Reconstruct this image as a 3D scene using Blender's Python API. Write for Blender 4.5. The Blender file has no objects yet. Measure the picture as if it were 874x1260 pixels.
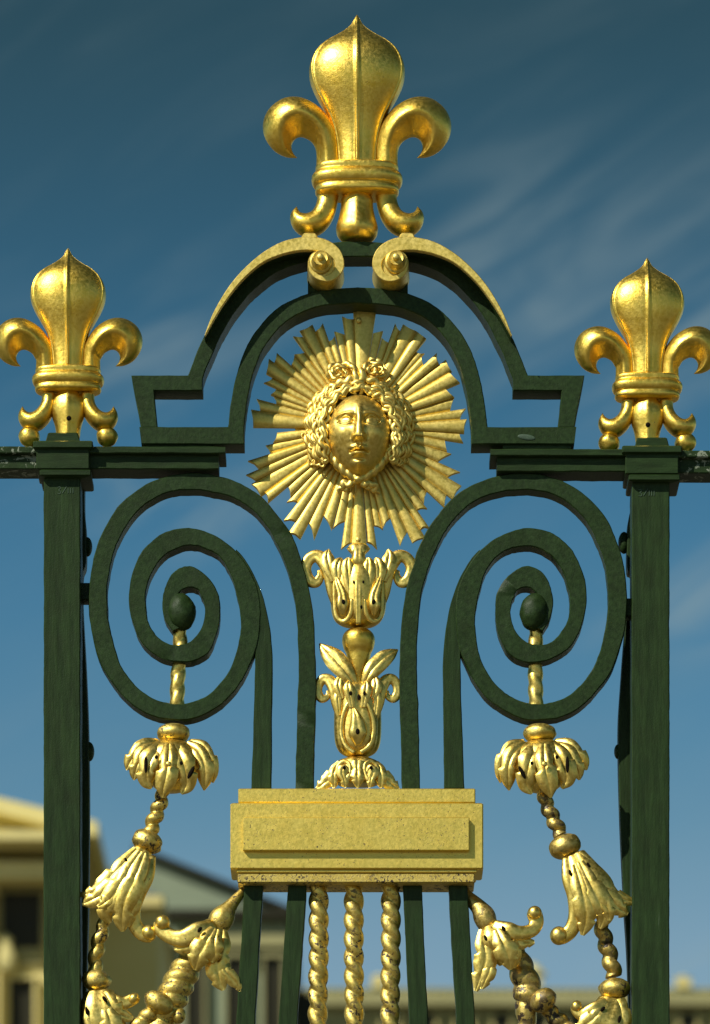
import bpy, bmesh, math, random
from mathutils import Vector, Matrix, noise as mnoise

# ------------------------------------------------------------------ camera, sky, sun
SC = bpy.context.scene
COL = SC.collection
S = 0.0017            # metres per drawing unit on the gate plane
F = 10.0 / S          # camera stands 10 m in front of the gate
EYE = 1.6             # eye height
HOR = 2400.0          # drawing ordinate of the eye level
CXW = 437.0
cam_d = bpy.data.cameras.new('camera')
cam = bpy.data.objects.new('camera', cam_d)
COL.objects.link(cam)
cam.location = (0, -10.0, EYE)
cam.rotation_euler = (math.radians(90), 0, 0)
cam_d.sensor_fit = 'VERTICAL'
cam_d.sensor_height = 36.0
cam_d.lens = 36.0 * F / 1260.0
cam_d.shift_y = (HOR - 630.0) / 1260.0      # rising front, as on a view camera
cam_d.clip_start = 0.1
cam_d.clip_end = 4000
cam_d.dof.use_dof = True
cam_d.dof.focus_distance = 9.97
cam_d.dof.aperture_fstop = 5.6
SC.camera = cam

sun_dir = Vector((-0.56, -0.52, 0.645)).normalized()
sun_el = math.asin(sun_dir.z)
sun_az = math.atan2(sun_dir.x, sun_dir.y)

world = bpy.data.worlds.new('World')
SC.world = world
world.use_nodes = True
nt = world.node_tree
for n in list(nt.nodes):
    nt.nodes.remove(n)
wo = nt.nodes.new('ShaderNodeOutputWorld')
bg = nt.nodes.new('ShaderNodeBackground')
sky = nt.nodes.new('ShaderNodeTexSky')
sky.sky_type = 'NISHITA'
sky.sun_disc = False
sky.sun_elevation = sun_el
sky.sun_rotation = sun_az
sky.altitude = 0
sky.air_density = 1.0
sky.dust_density = 0.3
sky.ozone_density = 2.5
bg.inputs['Strength'].default_value = 0.09
tc = nt.nodes.new('ShaderNodeTexCoord')
# clear polarised air: deepens with height above the horizon all round
sep = nt.nodes.new('ShaderNodeSeparateXYZ')
nt.links.new(tc.outputs['Generated'], sep.inputs[0])
ramp = nt.nodes.new('ShaderNodeValToRGB')
ramp.color_ramp.interpolation = 'B_SPLINE'
stops = [(0.12, (1.0, 1.0, 0.90)), (0.205, (0.96, 1.0, 0.87)), (0.232, (0.58, 0.84, 0.78)), (0.287, (0.31, 0.70, 0.75)),
         (0.331, (0.26, 0.51, 0.49)), (0.375, (0.22, 0.355, 0.275)), (0.60, (0.19, 0.30, 0.24))]
for k, (z_, c_) in enumerate(stops):
    e = ramp.color_ramp.elements[k] if k < 2 else ramp.color_ramp.elements.new(z_)
    e.position = z_
    e.color = (*c_, 1)
nt.links.new(sep.outputs['Z'], ramp.inputs[0])
mul = nt.nodes.new('ShaderNodeMixRGB')
mul.blend_type = 'MULTIPLY'
mul.inputs[0].default_value = 1.0
nt.links.new(sky.outputs[0], mul.inputs[1])
nt.links.new(ramp.outputs[0], mul.inputs[2])
# thin cirrus, streaked
mp0 = nt.nodes.new('ShaderNodeMapping')
mp0.inputs['Rotation'].default_value = (0.0, math.radians(28), 0.0)
mp0.inputs['Location'].default_value = (0.31, 0.0, 0.17)
sh = nt.nodes.new('ShaderNodeVectorMath')
sh.operation = 'ADD'
sh.inputs[1].default_value = (-0.005, 0.0, 0.027)
nt.links.new(tc.outputs['Generated'], sh.inputs[0])
nt.links.new(sh.outputs[0], mp0.inputs[0])
mp = nt.nodes.new('ShaderNodeMapping')
mp.inputs['Scale'].default_value = (13.0, 5.0, 62.0)
nt.links.new(mp0.outputs[0], mp.inputs[0])
cn = nt.nodes.new('ShaderNodeTexNoise')
cn.inputs['Scale'].default_value = 1.0
cn.inputs['Detail'].default_value = 8.0
cn.inputs['Roughness'].default_value = 0.56
cn.inputs['Distortion'].default_value = 1.1
nt.links.new(mp.outputs[0], cn.inputs['Vector'])
cr = nt.nodes.new('ShaderNodeValToRGB')
cr.color_ramp.interpolation = 'EASE'
cr.color_ramp.elements[0].position = 0.41
cr.color_ramp.elements[0].color = (0, 0, 0, 1)
cr.color_ramp.elements[1].position = 0.72
cr.color_ramp.elements[1].color = (0.42, 0.42, 0.42, 1)
nt.links.new(cn.outputs['Fac'], cr.inputs[0])
banks = [((-0.034, 0.330), (22, 34)), ((0.050, 0.352), (13, 30)), ((0.066, 0.335), (16, 40)), ((0.069, 0.283), (30, 48)), ((-0.040, 0.303), (24, 60)),
         ((0.045, 0.205), (20, 60)), ((-0.25, 0.36), (6, 16)), ((0.30, 0.33), (6, 18)), ((-0.6, 0.30), (4, 12)), ((0.7, 0.4), (4, 12))]
acc = None
for (dx, dz), (fx_, fz_) in banks:
    k = 1 / math.sqrt(1 + dx * dx + dz * dz)
    vm = nt.nodes.new('ShaderNodeVectorMath')
    vm.operation = 'SUBTRACT'
    nt.links.new(tc.outputs['Generated'], vm.inputs[0])
    vm.inputs[1].default_value = (dx * k, k, dz * k)
    vs_ = nt.nodes.new('ShaderNodeVectorMath')
    vs_.operation = 'MULTIPLY'
    vs_.inputs[1].default_value = (fx_, 8.0, fz_)
    nt.links.new(vm.outputs[0], vs_.inputs[0])
    ln = nt.nodes.new('ShaderNodeVectorMath')
    ln.operation = 'LENGTH'
    nt.links.new(vs_.outputs[0], ln.inputs[0])
    mr = nt.nodes.new('ShaderNodeMapRange')
    mr.interpolation_type = 'SMOOTHSTEP'
    mr.inputs['From Min'].default_value = 1.0
    mr.inputs['From Max'].default_value = 0.0
    nt.links.new(ln.outputs['Value'], mr.inputs['Value'])
    if acc is None:
        acc = mr.outputs[0]
    else:
        mx = nt.nodes.new('ShaderNodeMath')
        mx.operation = 'MAXIMUM'
        nt.links.new(acc, mx.inputs[0])
        nt.links.new(mr.outputs[0], mx.inputs[1])
        acc = mx.outputs[0]
cf = nt.nodes.new('ShaderNodeMath')
cf.operation = 'MULTIPLY_ADD'
cf.inputs[1].default_value = 0.85
cf.inputs[2].default_value = 0.12
nt.links.new(acc, cf.inputs[0])
cf2 = nt.nodes.new('ShaderNodeMath')
cf2.operation = 'MULTIPLY'
nt.links.new(cf.outputs[0], cf2.inputs[0])
nt.links.new(cr.outputs[0], cf2.inputs[1])
cm = nt.nodes.new('ShaderNodeMixRGB')
cm.inputs[2].default_value = (3.3, 4.2, 4.2, 1)
nt.links.new(cf2.outputs[0], cm.inputs[0])
nt.links.new(mul.outputs[0], cm.inputs[1])
nt.links.new(cm.outputs[0], bg.inputs['Color'])
nt.links.new(bg.outputs[0], wo.inputs[0])

sun_l = bpy.data.lights.new('sun', 'SUN')
sun_l.energy = 4.6
sun_l.angle = math.radians(0.53)
sun_l.color = (1.0, 0.96, 0.86)
sun_o = bpy.data.objects.new('sun', sun_l)
COL.objects.link(sun_o)
sun_o.rotation_euler = sun_dir.to_track_quat('Z', 'Y').to_euler()
sun_o.location = (-6, -6, 12)

vs = SC.view_settings
vs.view_transform = 'Standard'
vs.look = 'None'
vs.exposure = 0.0
vs.gamma = 1.0
vs.use_curve_mapping = False
SC.render.engine = 'CYCLES'
SC.cycles.use_denoising = True
SC.cycles.max_bounces = 8
SC.cycles.sample_clamp_indirect = 6.0

random.seed(7)
PI = math.pi


# ------------------------------------------------------------------ materials
def nodes_of(name):
    m = bpy.data.materials.new(name)
    m.use_nodes = True
    t = m.node_tree
    b = t.nodes['Principled BSDF']
    return m, t, b


def noise_node(t, vec, scale, detail=4, rough=0.55, dist=0.0):
    n = t.nodes.new('ShaderNodeTexNoise')
    n.inputs['Scale'].default_value = scale
    n.inputs['Detail'].default_value = detail
    n.inputs['Roughness'].default_value = rough
    n.inputs['Distortion'].default_value = dist
    t.links.new(vec, n.inputs['Vector'])
    return n


def ramp_node(t, fac, p0, c0, p1, c1):
    r = t.nodes.new('ShaderNodeValToRGB')
    r.color_ramp.elements[0].position = p0
    r.color_ramp.elements[1].position = p1
    r.color_ramp.elements[0].color = c0 if len(c0) == 4 else (*c0, 1)
    r.color_ramp.elements[1].color = c1 if len(c1) == 4 else (*c1, 1)
    t.links.new(fac, r.inputs[0])
    return r


def mix(t, fac, a, b, mode='MIX'):
    m = t.nodes.new('ShaderNodeMixRGB')
    m.blend_type = mode
    for i, x in ((0, fac), (1, a), (2, b)):
        if hasattr(x, 'is_linked'):
            t.links.new(x, m.inputs[i])
        elif i == 0:
            m.inputs[0].default_value = x
        else:
            m.inputs[i].default_value = (*x, 1)
    return m.outputs[0]


def coords(t, scale=(1, 1, 1)):
    """object space, shifted per object so that copies do not share their marks"""
    tc = t.nodes.new('ShaderNodeTexCoord')
    oi = t.nodes.new('ShaderNodeObjectInfo')
    ml = t.nodes.new('ShaderNodeMath')
    ml.operation = 'MULTIPLY'
    ml.inputs[1].default_value = 13.7
    t.links.new(oi.outputs['Random'], ml.inputs[0])
    ad = t.nodes.new('ShaderNodeVectorMath')
    ad.operation = 'ADD'
    t.links.new(tc.outputs['Object'], ad.inputs[0])
    t.links.new(ml.outputs[0], ad.inputs[1])
    mpn = t.nodes.new('ShaderNodeMapping')
    mpn.inputs['Scale'].default_value = scale
    t.links.new(ad.outputs[0], mpn.inputs[0])
    return mpn.outputs[0]


def gold_mat(name, light, deep, rough=0.34, speck=0.0, pit=0.5, bump=0.5, metal=1.0, speck_scale=95.0, grain=0.22):
    m, t, b = nodes_of(name)
    v = coords(t)
    n1 = noise_node(t, v, 26, 5, 0.6)
    n2 = noise_node(t, v, 150, 4, 0.6)
    n3 = noise_node(t, v, 520, 2, 0.5)
    c = mix(t, ramp_node(t, n1.outputs['Fac'], 0.38, (0, 0, 0), 0.66, (1, 1, 1)).outputs[0], light, deep)
    c = mix(t, grain, c, ramp_node(t, n2.outputs['Fac'], 0.35, (0.42, 0.27, 0.04), 0.6, (1, 0.84, 0.36)).outputs[0])
    # little pits where the leaf is gone
    vo = t.nodes.new('ShaderNodeTexVoronoi')
    vo.inputs['Scale'].default_value = 120
    t.links.new(v, vo.inputs['Vector'])
    pitm = ramp_node(t, vo.outputs['Distance'], 0.07, (1, 1, 1), 0.14, (0, 0, 0)).outputs[0]
    sel = ramp_node(t, n1.outputs['Fac'], 0.60 - 0.1 * pit, (0, 0, 0), 0.72 - 0.1 * pit, (1, 1, 1)).outputs[0]
    pitm = mix(t, 1.0, pitm, sel, 'MULTIPLY')
    dark = pitm
    if speck > 0:
        n4 = noise_node(t, v, speck_scale, 4, 0.62, 0.4)
        n5 = noise_node(t, v, 17, 2, 0.5)
        th = 0.70 - 0.16 * speck
        sp = ramp_node(t, n4.outputs['Fac'], th, (0, 0, 0), th + 0.035, (1, 1, 1)).outputs[0]
        se = ramp_node(t, n5.outputs['Fac'], 0.30, (0.12, 0.12, 0.12), 0.58, (1, 1, 1)).outputs[0]
        sp = mix(t, 1.0, sp, se, 'MULTIPLY')
        dark = mix(t, 1.0, sp, pitm, 'LIGHTEN')
    c = mix(t, dark, c, (0.035, 0.02, 0.008))
    t.links.new(c, b.inputs['Base Color'])
    mt = ramp_node(t, dark, 0.0, (metal, metal, metal), 0.8, (0, 0, 0)).outputs[0]
    t.links.new(mt, b.inputs['Metallic'])
    rr = t.nodes.new('ShaderNodeMapRange')
    rr.inputs['From Min'].default_value = 0.3
    rr.inputs['From Max'].default_value = 0.7
    rr.inputs['To Min'].default_value = rough - 0.06
    rr.inputs['To Max'].default_value = rough + 0.09
    t.links.new(n2.outputs['Fac'], rr.inputs['Value'])
    t.links.new(rr.outputs[0], b.inputs['Roughness'])
    bp = t.nodes.new('ShaderNodeBump')
    bp.inputs['Strength'].default_value = bump * 0.32
    bp.inputs['Distance'].default_value = 0.004
    hs = mix(t, 0.35, n2.outputs['Fac'], n3.outputs['Fac'])
    hs = mix(t, 0.5, hs, n1.outputs['Fac'])
    hs = mix(t, dark, hs, (0.25, 0.25, 0.25))
    t.links.new(hs, bp.inputs['Height'])
    t.links.new(bp.outputs[0], b.inputs['Normal'])
    return m


GL, GD = (0.93, 0.655, 0.115), (0.86, 0.555, 0.065)
M_GOLD = gold_mat('gilding_burnished', GL, GD, 0.37, 0.0, 0.9, 1.3, grain=0.12)
M_GOLD_LEAF = gold_mat('gilding_leafwork', (0.93, 0.69, 0.165), (0.82, 0.55, 0.09), 0.38, 0.16, 0.6, 0.6)
M_GOLD_SPOT = gold_mat('gilding_spotted', (0.84, 0.64, 0.15), (0.66, 0.46, 0.08), 0.46, 1.0, 1.3, 0.9, speck_scale=120)
M_GOLD_WORN = gold_mat('gilding_worn', (0.68, 0.50, 0.13), (0.48, 0.32, 0.06), 0.45, 1.30, 0.9, 1.0, speck_scale=60)
M_GOLD_FLAT = gold_mat('gilding_matt', (0.85, 0.65, 0.165), (0.77, 0.57, 0.11), 0.50, 0.0, 0.3, 0.55, 0.92)
M_GOLD_PLATE = gold_mat('gilding_plaque', (0.84, 0.645, 0.135), (0.80, 0.595, 0.11), 0.46, 0.45, 1.6, 0.9, 0.82, speck_scale=230, grain=0.07)
M_GOLD_BASE = gold_mat('gilding_plaque_foot', (0.74, 0.56, 0.125), (0.62, 0.44, 0.08), 0.50, 1.05, 0.9, 1.5, 0.70, speck_scale=150)
M_GOLD_FACE = gold_mat('gilding_mask', (0.90, 0.67, 0.165), (0.82, 0.57, 0.11), 0.44, 0.0, 0.0, 0.3)

m, t, b = nodes_of('dark_hole')
b.inputs['Base Color'].default_value = (0.008, 0.005, 0.003, 1)
b.inputs['Roughness'].default_value = 0.9
b.inputs['Specular IOR Level'].default_value = 0.1
M_HOLE = m


def iron_mat(name, base, lightc, stretch, chips=0.0):
    m, t, b = nodes_of(name)
    v = coords(t, stretch)
    vi = coords(t)
    n1 = noise_node(t, v, 110, 6, 0.7)
    n2 = noise_node(t, vi, 22, 3, 0.6)
    n3 = noise_node(t, vi, 330, 3, 0.6)
    c = mix(t, ramp_node(t, n1.outputs['Fac'], 0.36, (0, 0, 0), 0.68, (1, 1, 1)).outputs[0], base, lightc)
    c = mix(t, ramp_node(t, n2.outputs['Fac'], 0.40, (0, 0, 0), 0.75, (0.4, 0.4, 0.4)).outputs[0], c,
            (base[0] * 0.8 + 0.004, base[1] * 0.72, base[2] * 0.8))
    # chalky scratches
    n4 = noise_node(t, v, 110, 6, 0.7, 0.6)
    sc = ramp_node(t, n4.outputs['Fac'], 0.705, (0, 0, 0), 0.76, (0.55, 0.55, 0.55)).outputs[0]
    c = mix(t, sc, c, (0.16, 0.20, 0.15))
    if chips > 0:
        n5 = noise_node(t, vi, 34, 5, 0.7, 0.8)
        th = 0.62 - 0.10 * chips
        ch = ramp_node(t, n5.outputs['Fac'], th, (0, 0, 0), th + 0.02, (1, 1, 1)).outputs[0]
        c = mix(t, ch, c, (0.23, 0.26, 0.19))
    t.links.new(c, b.inputs['Base Color'])
    b.inputs['Roughness'].default_value = 0.48
    b.inputs['Specular IOR Level'].default_value = 0.18
    bp = t.nodes.new('ShaderNodeBump')
    bp.inputs['Strength'].default_value = 0.35
    bp.inputs['Distance'].default_value = 0.0035
    h = mix(t, 0.35, n1.outputs['Fac'], n3.outputs['Fac'])
    t.links.new(h, bp.inputs['Height'])
    t.links.new(bp.outputs[0], b.inputs['Normal'])
    return m


IB, IL = (0.0115, 0.0265, 0.0060), (0.0260, 0.0540, 0.0140)
M_IRON_V = iron_mat('green_paint_upright', IB, IL, (1, 1, 0.10))
M_IRON = iron_mat('green_paint', IB, IL, (1, 1, 1))
M_IRON_H = iron_mat('green_paint_rail', IB, IL, (0.12, 1, 1), 0.0)
M_IRON_CHIP = iron_mat('green_paint_peeling', IB, IL, (0.3, 1, 1), 0.7)
M_MARK = iron_mat('green_paint_edge', (0.05, 0.085, 0.055), (0.08, 0.12, 0.08), (1, 1, 1))


# ------------------------------------------------------------------ mesh helpers (drawing space: x right, y down, w towards the viewer)
def place(x, y, w):
    k = 1.0 - w / F
    return Vector(((x - CXW) * k * S, -w * S, EYE + (HOR - y) * k * S))


class MB:
    def __init__(self):
        self.v, self.f = [], []
        self.ref = None      # depth at which the outline was measured

    def add(self, vs, fs):
        o = len(self.v)
        self.v += [tuple(p) for p in vs]
        self.f += [tuple(i + o for i in q) for q in fs]
        return self

    def grid(self, rows, closed=True, cap0=True, cap1=True):
        n = len(rows[0])
        vs = [p for r in rows for p in r]
        fs = []
        for i in range(len(rows) - 1):
            for j in range(n if closed else n - 1):
                a, c = i * n + j, i * n + (j + 1) % n
                fs.append((a, c, c + n, a + n))
        if closed:
            for flag, r in ((cap0, 0), (cap1, len(rows) - 1)):
                if flag:
                    k = len(vs)
                    row = rows[r]
                    vs.append(tuple(sum(p[d] for p in row) / n for d in range(3)))
                    for j in range(n):
                        fs.append((r * n + j, r * n + (j + 1) % n, k))
        return self.add(vs, fs)

    def build(self, name, mat, parent=None, smooth=True, sharp=38, label=None, kind=None, raw=False):
        xs = [[p[d] for p in self.v] for d in range(3)]
        c = [(min(a) + max(a)) / 2 for a in xs]
        if raw:       # already metres
            loc = Vector(c)
            vv = [(p[0] - c[0], p[1] - c[1], p[2] - c[2]) for p in self.v]
        else:
            loc = place(c[0], c[1], c[2] if self.ref is None else self.ref)
            loc.y = -c[2] * S
            vv = [((p[0] - c[0]) * S, -(p[2] - c[2]) * S, -(p[1] - c[1]) * S) for p in self.v]
        me = bpy.data.meshes.new(name)
        me.from_pydata(vv, [], self.f)
        bm = bmesh.new()
        bm.from_mesh(me)
        bmesh.ops.recalc_face_normals(bm, faces=bm.faces)
        bm.to_mesh(me)
        bm.free()
        if smooth:
            me.polygons.foreach_set('use_smooth', [True] * len(me.polygons))
            if sharp:
                me.set_sharp_from_angle(angle=math.radians(sharp))
        me.materials.append(mat)
        o = bpy.data.objects.new(name, me)
        COL.objects.link(o)
        o.location = loc
        if parent is not None:
            set_parent(o, parent)
        if label:
            o['label'] = label
        if kind:
            o['kind'] = kind
        return o


def set_parent(o, parent):
    """keep the world place; parents here are never rotated or scaled"""
    base = Vector((0, 0, 0))
    p = parent
    while p is not None:
        base += p.location
        p = p.parent
    o.parent = parent
    o.location = o.location - base


def crom(pts, n):
    """Catmull-Rom through tuples of any length, n samples in each span"""
    out = []
    m = len(pts)
    for i in range(m - 1):
        p0, p1, p2, p3 = pts[max(i - 1, 0)], pts[i], pts[i + 1], pts[min(i + 2, m - 1)]
        for k in range(n):
            u = k / n
            out.append(tuple(0.5 * ((2 * b) + (-a + c) * u + (2 * a - 5 * b + 4 * c - d) * u * u
                                    + (-a + 3 * b - 3 * c + d) * u ** 3) for a, b, c, d in zip(p0, p1, p2, p3)))
    out.append(tuple(pts[-1]))
    return out


def frames(P):
    """tangent, side, normal for each point; the normal leans to the viewer"""
    V = Vector((0, 0, 1))
    out = []
    prev = Vector((1, 0, 0))
    for i in range(len(P)):
        a, b = P[max(i - 1, 0)], P[min(i + 1, len(P) - 1)]
        T = Vector(b[:3]) - Vector(a[:3])
        T = T.normalized() if T.length > 1e-9 else Vector((0, 1, 0))
        Sd = T.cross(V)
        if Sd.length < 0.15:
            Sd = prev - T * prev.dot(T)
        Sd.normalize()
        if Sd.dot(prev) < -0.7 and i and Vector(T).cross(V).length < 0.3:
            Sd = -Sd
        prev = Sd
        out.append((T, Sd, Sd.cross(T)))
    return out


def sweep(mb, pts, n=12, sub=5, sec=None, cap=True, round_ends=0):
    """pts: (x, y, w, half width, half depth); sec(theta, u) -> (side, normal) multipliers"""
    P = crom(pts, sub) if sub > 1 else [tuple(p) for p in pts]
    fr = frames(P)
    rows = []
    L = len(P)
    for i, (p, (T, Sd, N)) in enumerate(zip(P, fr)):
        row = []
        for j in range(n):
            th = 2 * PI * j / n
            if sec:
                cs, sn = sec(th, i / (L - 1))
            else:
                cs, sn = math.cos(th), math.sin(th)
            q = Vector(p[:3]) + Sd * (max(p[3], 0.05) * cs) + N * (max(p[4], 0.05) * sn)
            row.append(tuple(q))
        rows.append(row)
    mb.grid(rows, True, cap, cap)
    return mb


def leaf_sec(groove=0.35, width=0.28, ribs=0):
    def f(th, u):
        c, s_ = math.cos(th), math.sin(th)
        if s_ > 0:
            g = 1 - groove * math.exp(-(c / width) ** 2)
            if ribs:
                g *= 1 - 0.10 * (0.5 + 0.5 * math.cos(c * PI * ribs))
            return c, s_ * g
        return c, s_ * 0.6
    return f


def rope(mb, pts, pitch=22.0, lobes=2, depth=0.30, n=28, hand=1, step=2.2):
    """twisted bar along pts (x, y, w, r)"""
    P = crom([(*p[:4], p[3]) for p in pts], 14)
    fine = [P[0]]
    d = 0.0
    dist = [0.0]
    for a, b_ in zip(P, P[1:]):
        L = (Vector(b_[:3]) - Vector(a[:3])).length
        k = max(1, int(L / step))
        for i in range(1, k + 1):
            fine.append(tuple(x + (y - x) * i / k for x, y in zip(a, b_)))
            dist.append(d + L * i / k)
        d += L
    fr = frames(fine)
    rows = []
    for p, s_, (T, Sd, N) in zip(fine, dist, fr):
        row = []
        for j in range(n):
            th = 2 * PI * j / n
            a = lobes / 2 * th - hand * PI * s_ / pitch
            r = p[3] * (1 - depth + depth * abs(math.cos(a)) ** 0.8)
            row.append(tuple(Vector(p[:3]) + Sd * (r * math.cos(th)) + N * (r * math.sin(th))))
        rows.append(row)
    mb.grid(rows)
    return mb


def bead(mb, x, y, w, ra, rb, rw, rot=0.0, n=24, m=14, pw=1.0, jit=0.0):
    """ellipsoid, ra across, rb along the axis turned by rot (degrees), rw in depth"""
    c, s_ = math.cos(math.radians(rot)), math.sin(math.radians(rot))
    rows = []
    for i in range(m + 1):
        ph = PI * i / m
        k = math.sin(ph) ** pw if 0 < i < m else 0.02
        a = -math.cos(ph) * rb
        row = []
        for j in range(n):
            th = 2 * PI * j / n
            u = ra * k * math.cos(th)
            d = rw * k * math.sin(th)
            if jit:
                q = mnoise.noise(Vector((u * 0.12 + x, a * 0.12 + y, d * 0.12)))
                u *= 1 + jit * q
                d *= 1 + jit * q
            row.append((x + u * c - a * s_, y + u * s_ + a * c, w + d))
        rows.append(row)
    mb.grid(rows)
    return mb


def box(mb, x0, x1, y0, y1, w0, w1, bev=1.0, taper=0.0):
    """chamfered block; taper narrows the top edge"""
    def ring(y, inx, t):
        X0, X1, W0, W1 = x0 + inx + t, x1 - inx - t, w0 + inx, w1 - inx
        e = bev
        return [(X0 + e, y, W1), (X1 - e, y, W1), (X1, y, W1 - e), (X1, y, W0 + e),
                (X1 - e, y, W0), (X0 + e, y, W0), (X0, y, W0 + e), (X0, y, W1 - e)]
    mb.ref = w1
    rows = [ring(y0, bev, taper), ring(y0 + bev, 0, taper), ring(y1 - bev, 0, 0), ring(y1, bev, 0)]
    mb.grid(rows)
    return mb


def band(mb, O, I, w0, w1, c=1.2, wob=0.0):
    """bar with a rectangular section between two matched outlines"""
    mb.ref = w1
    rows = []
    for k, (o, i) in enumerate(zip(O, I)):
        o, i = Vector(o[:2]), Vector(i[:2])
        e = (i - o).normalized()
        q = 0.0
        if wob:
            q = wob * mnoise.noise(Vector((o.x * 0.045, o.y * 0.045, w1 * 0.1)))
            o = o + e * q
            i = i + e * (wob * mnoise.noise(Vector((i.x * 0.05 + 9, i.y * 0.05, w1 * 0.1))) + 0.55 * wob * mnoise.noise(Vector((i.x * 0.31, i.y * 0.31, 5))))
            o = o + e * 0.55 * wob * mnoise.noise(Vector((o.x * 0.31, o.y * 0.31, 8)))
        a, b_ = o + e * c, i - e * c
        rows.append([(a.x, a.y, w1 + q * .5), (b_.x, b_.y, w1 + q * .5), (i.x, i.y, w1 - c), (i.x, i.y, w0 + c),
                     (b_.x, b_.y, w0), (a.x, a.y, w0), (o.x, o.y, w0 + c), (o.x, o.y, w1 - c)])
    mb.grid(rows)
    return mb


def offset(O, d):
    out = []
    for i in range(len(O)):
        a, b_ = Vector(O[max(i - 1, 0)]), Vector(O[min(i + 1, len(O) - 1)])
        T = (b_ - a).normalized()
        out.append((O[i][0] - T.y * d, O[i][1] + T.x * d))
    return out


def mirror(pts, cx):
    return [(2 * cx - p[0], *p[1:]) for p in pts]


def dense(pts, n):
    out = []
    for a, b_ in zip(pts, pts[1:]):
        out += [tuple(x + (y - x) * k / n for x, y in zip(a, b_)) for k in range(n)]
    return out + [tuple(pts[-1])]


# ------------------------------------------------------------------ ground
def rnd(a, b_):
    return a + (b_ - a) * random.random()


mb = MB()
mb.add([(-2500, -1200, 0), (2500, -1200, 0), (2500, 3000, 0), (-2500, 3000, 0)], [(0, 1, 2, 3)])
m, t, b = nodes_of('darkened_cobbles')
tcg = t.nodes.new('ShaderNodeTexCoord')
vo = t.nodes.new('ShaderNodeTexVoronoi')
vo.inputs['Scale'].default_value = 7
t.links.new(tcg.outputs['Object'], vo.inputs['Vector'])
ng = noise_node(t, tcg.outputs['Object'], 0.4, 5)
cg = mix(t, ng.outputs['Fac'], (0.085, 0.075, 0.055), (0.14, 0.125, 0.095))  # cobbles darkened to cut the light bounced up onto the undersides
cg = mix(t, ramp_node(t, vo.outputs['Distance'], 0.35, (1, 1, 1), 0.6, (0.5, 0.5, 0.5)).outputs[0], (0.1, 0.09, 0.07), cg)
t.links.new(cg, b.inputs['Base Color'])
b.inputs['Roughness'].default_value = 0.85
g = mb.build('ground', m, smooth=False, raw=True, kind='structure', label='dark cobbled forecourt under the gate')

# ------------------------------------------------------------------ the gate
gate = bpy.data.objects.new('palace_gate', None)
COL.objects.link(gate)
gate['label'] = 'dark green wrought iron palace gate with gilded lilies, radiant sun mask and gilded plaque'
gate['category'] = 'gate'
CX = 440.5
GROUND_Y = HOR + EYE / S


def post(x0, x1, ytop, label):
    mb = MB()
    # tall square bar with faintly uneven faces
    ys = [ytop + 4 + k * 5 for k in range(int((1300 - ytop) / 5))] + [1320 + k * 40 for k in range(int((GROUND_Y - 1330) / 40))] + [GROUND_Y]
    O = [(x0, y) for y in ys]
    I = [(x1, y) for y in ys]
    band(mb, O, I, -23, 23, 1.3, 0.5)
    return mb.build('post', M_IRON_V, gate, label=label)


postL = post(54, 99, 584, None)
postR = post(778, 824, 590, None)


def capital(p, x0, y0):
    """stepped head of a post; x0 = left edge of the post, y0 = top of the head"""
    for dx0, dx1, dy0, dy1, dd, tp in ((1, 46, 0, 17, 22, 4), (-13, 60, 10, 19, 36, 0), (-9, 56, 19.5, 45, 31, 0),
                                       (-5, 58, 45.5, 53, 33, 0)):
        mb = MB()
        box(mb, x0 + dx0, x0 + dx1, y0 + dy0, y0 + dy1, -dd, dd, 1.2, tp)
        mb.build('capital_tier', M_IRON_H, p)


capital(postL, 54, 532)
capital(postR, 779, 538)


def stroke(p, pts):
    mb = MB()
    sweep(mb, [(x, y, 23.2, 0.55, 0.5) for x, y in pts], 6, 3)
    mb.build('assembly_mark', M_MARK, p, label='engraved assembly stroke in the green paint')


for p, ox, oy in ((postL, 71, 600), (postR, 786, 603)):
    stroke(p, [(ox + 0, oy), (ox + 3, oy - 1), (ox + 3.5, oy + 1.5), (ox + 1.5, oy + 3.2), (ox + 4, oy + 5), (ox + 3, oy + 7.5), (ox, oy + 7)])
    stroke(p, [(ox + 11, oy - 1), (ox + 8.5, oy + 3), (ox + 6, oy + 7)])
    for k in range(3):
        stroke(p, [(ox + 13 + k * 3, oy + 0.5), (ox + 13.2 + k * 3, oy + 4), (ox + 13 + k * 3, oy + 7)])

# horizontal rail, in four lengths
for x0, x1, ya, mat in ((-620, 44, 548, M_IRON_CHIP), (111, 269, 549, M_IRON_H), (612, 770, 552, M_IRON_H), (836, 1500, 554, M_IRON_CHIP)):
    mb = MB()
    xs = [x0 + (x1 - x0) * k / 40 for k in range(41)]
    sl = 0.006
    band(mb, [(x, ya + 9 + (x - x0) * sl * 0.3) for x in xs], [(x, ya + 28 + (x - x0) * sl * 0.3) for x in xs], -20, 20, 1.2, 0.5)
    rail = mb.build('rail', mat, gate)
    xa, xb = x0, x1
    if x0 == 111:
        xb = 277
    if x0 == 612:
        xa = 604
    xs = [xa + (xb - xa) * k / 40 for k in range(41)]
    mb = MB()
    band(mb, [(x, ya + (x - x0) * sl * 0.3) for x in xs], [(x, ya + 8.6 + (x - x0) * sl * 0.3) for x in xs], -28, 28, 1.2, 0.5)
    mb.build('rail_cap', mat, rail)

# neighbouring posts, which carry the rail outside the picture
for x0 in (-640, 1478):
    mb = MB()
    box(mb, x0, x0 + 46, 540, GROUND_Y, -24, 24, 1.3)
    mb.build('post', M_IRON_V, gate)

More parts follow.
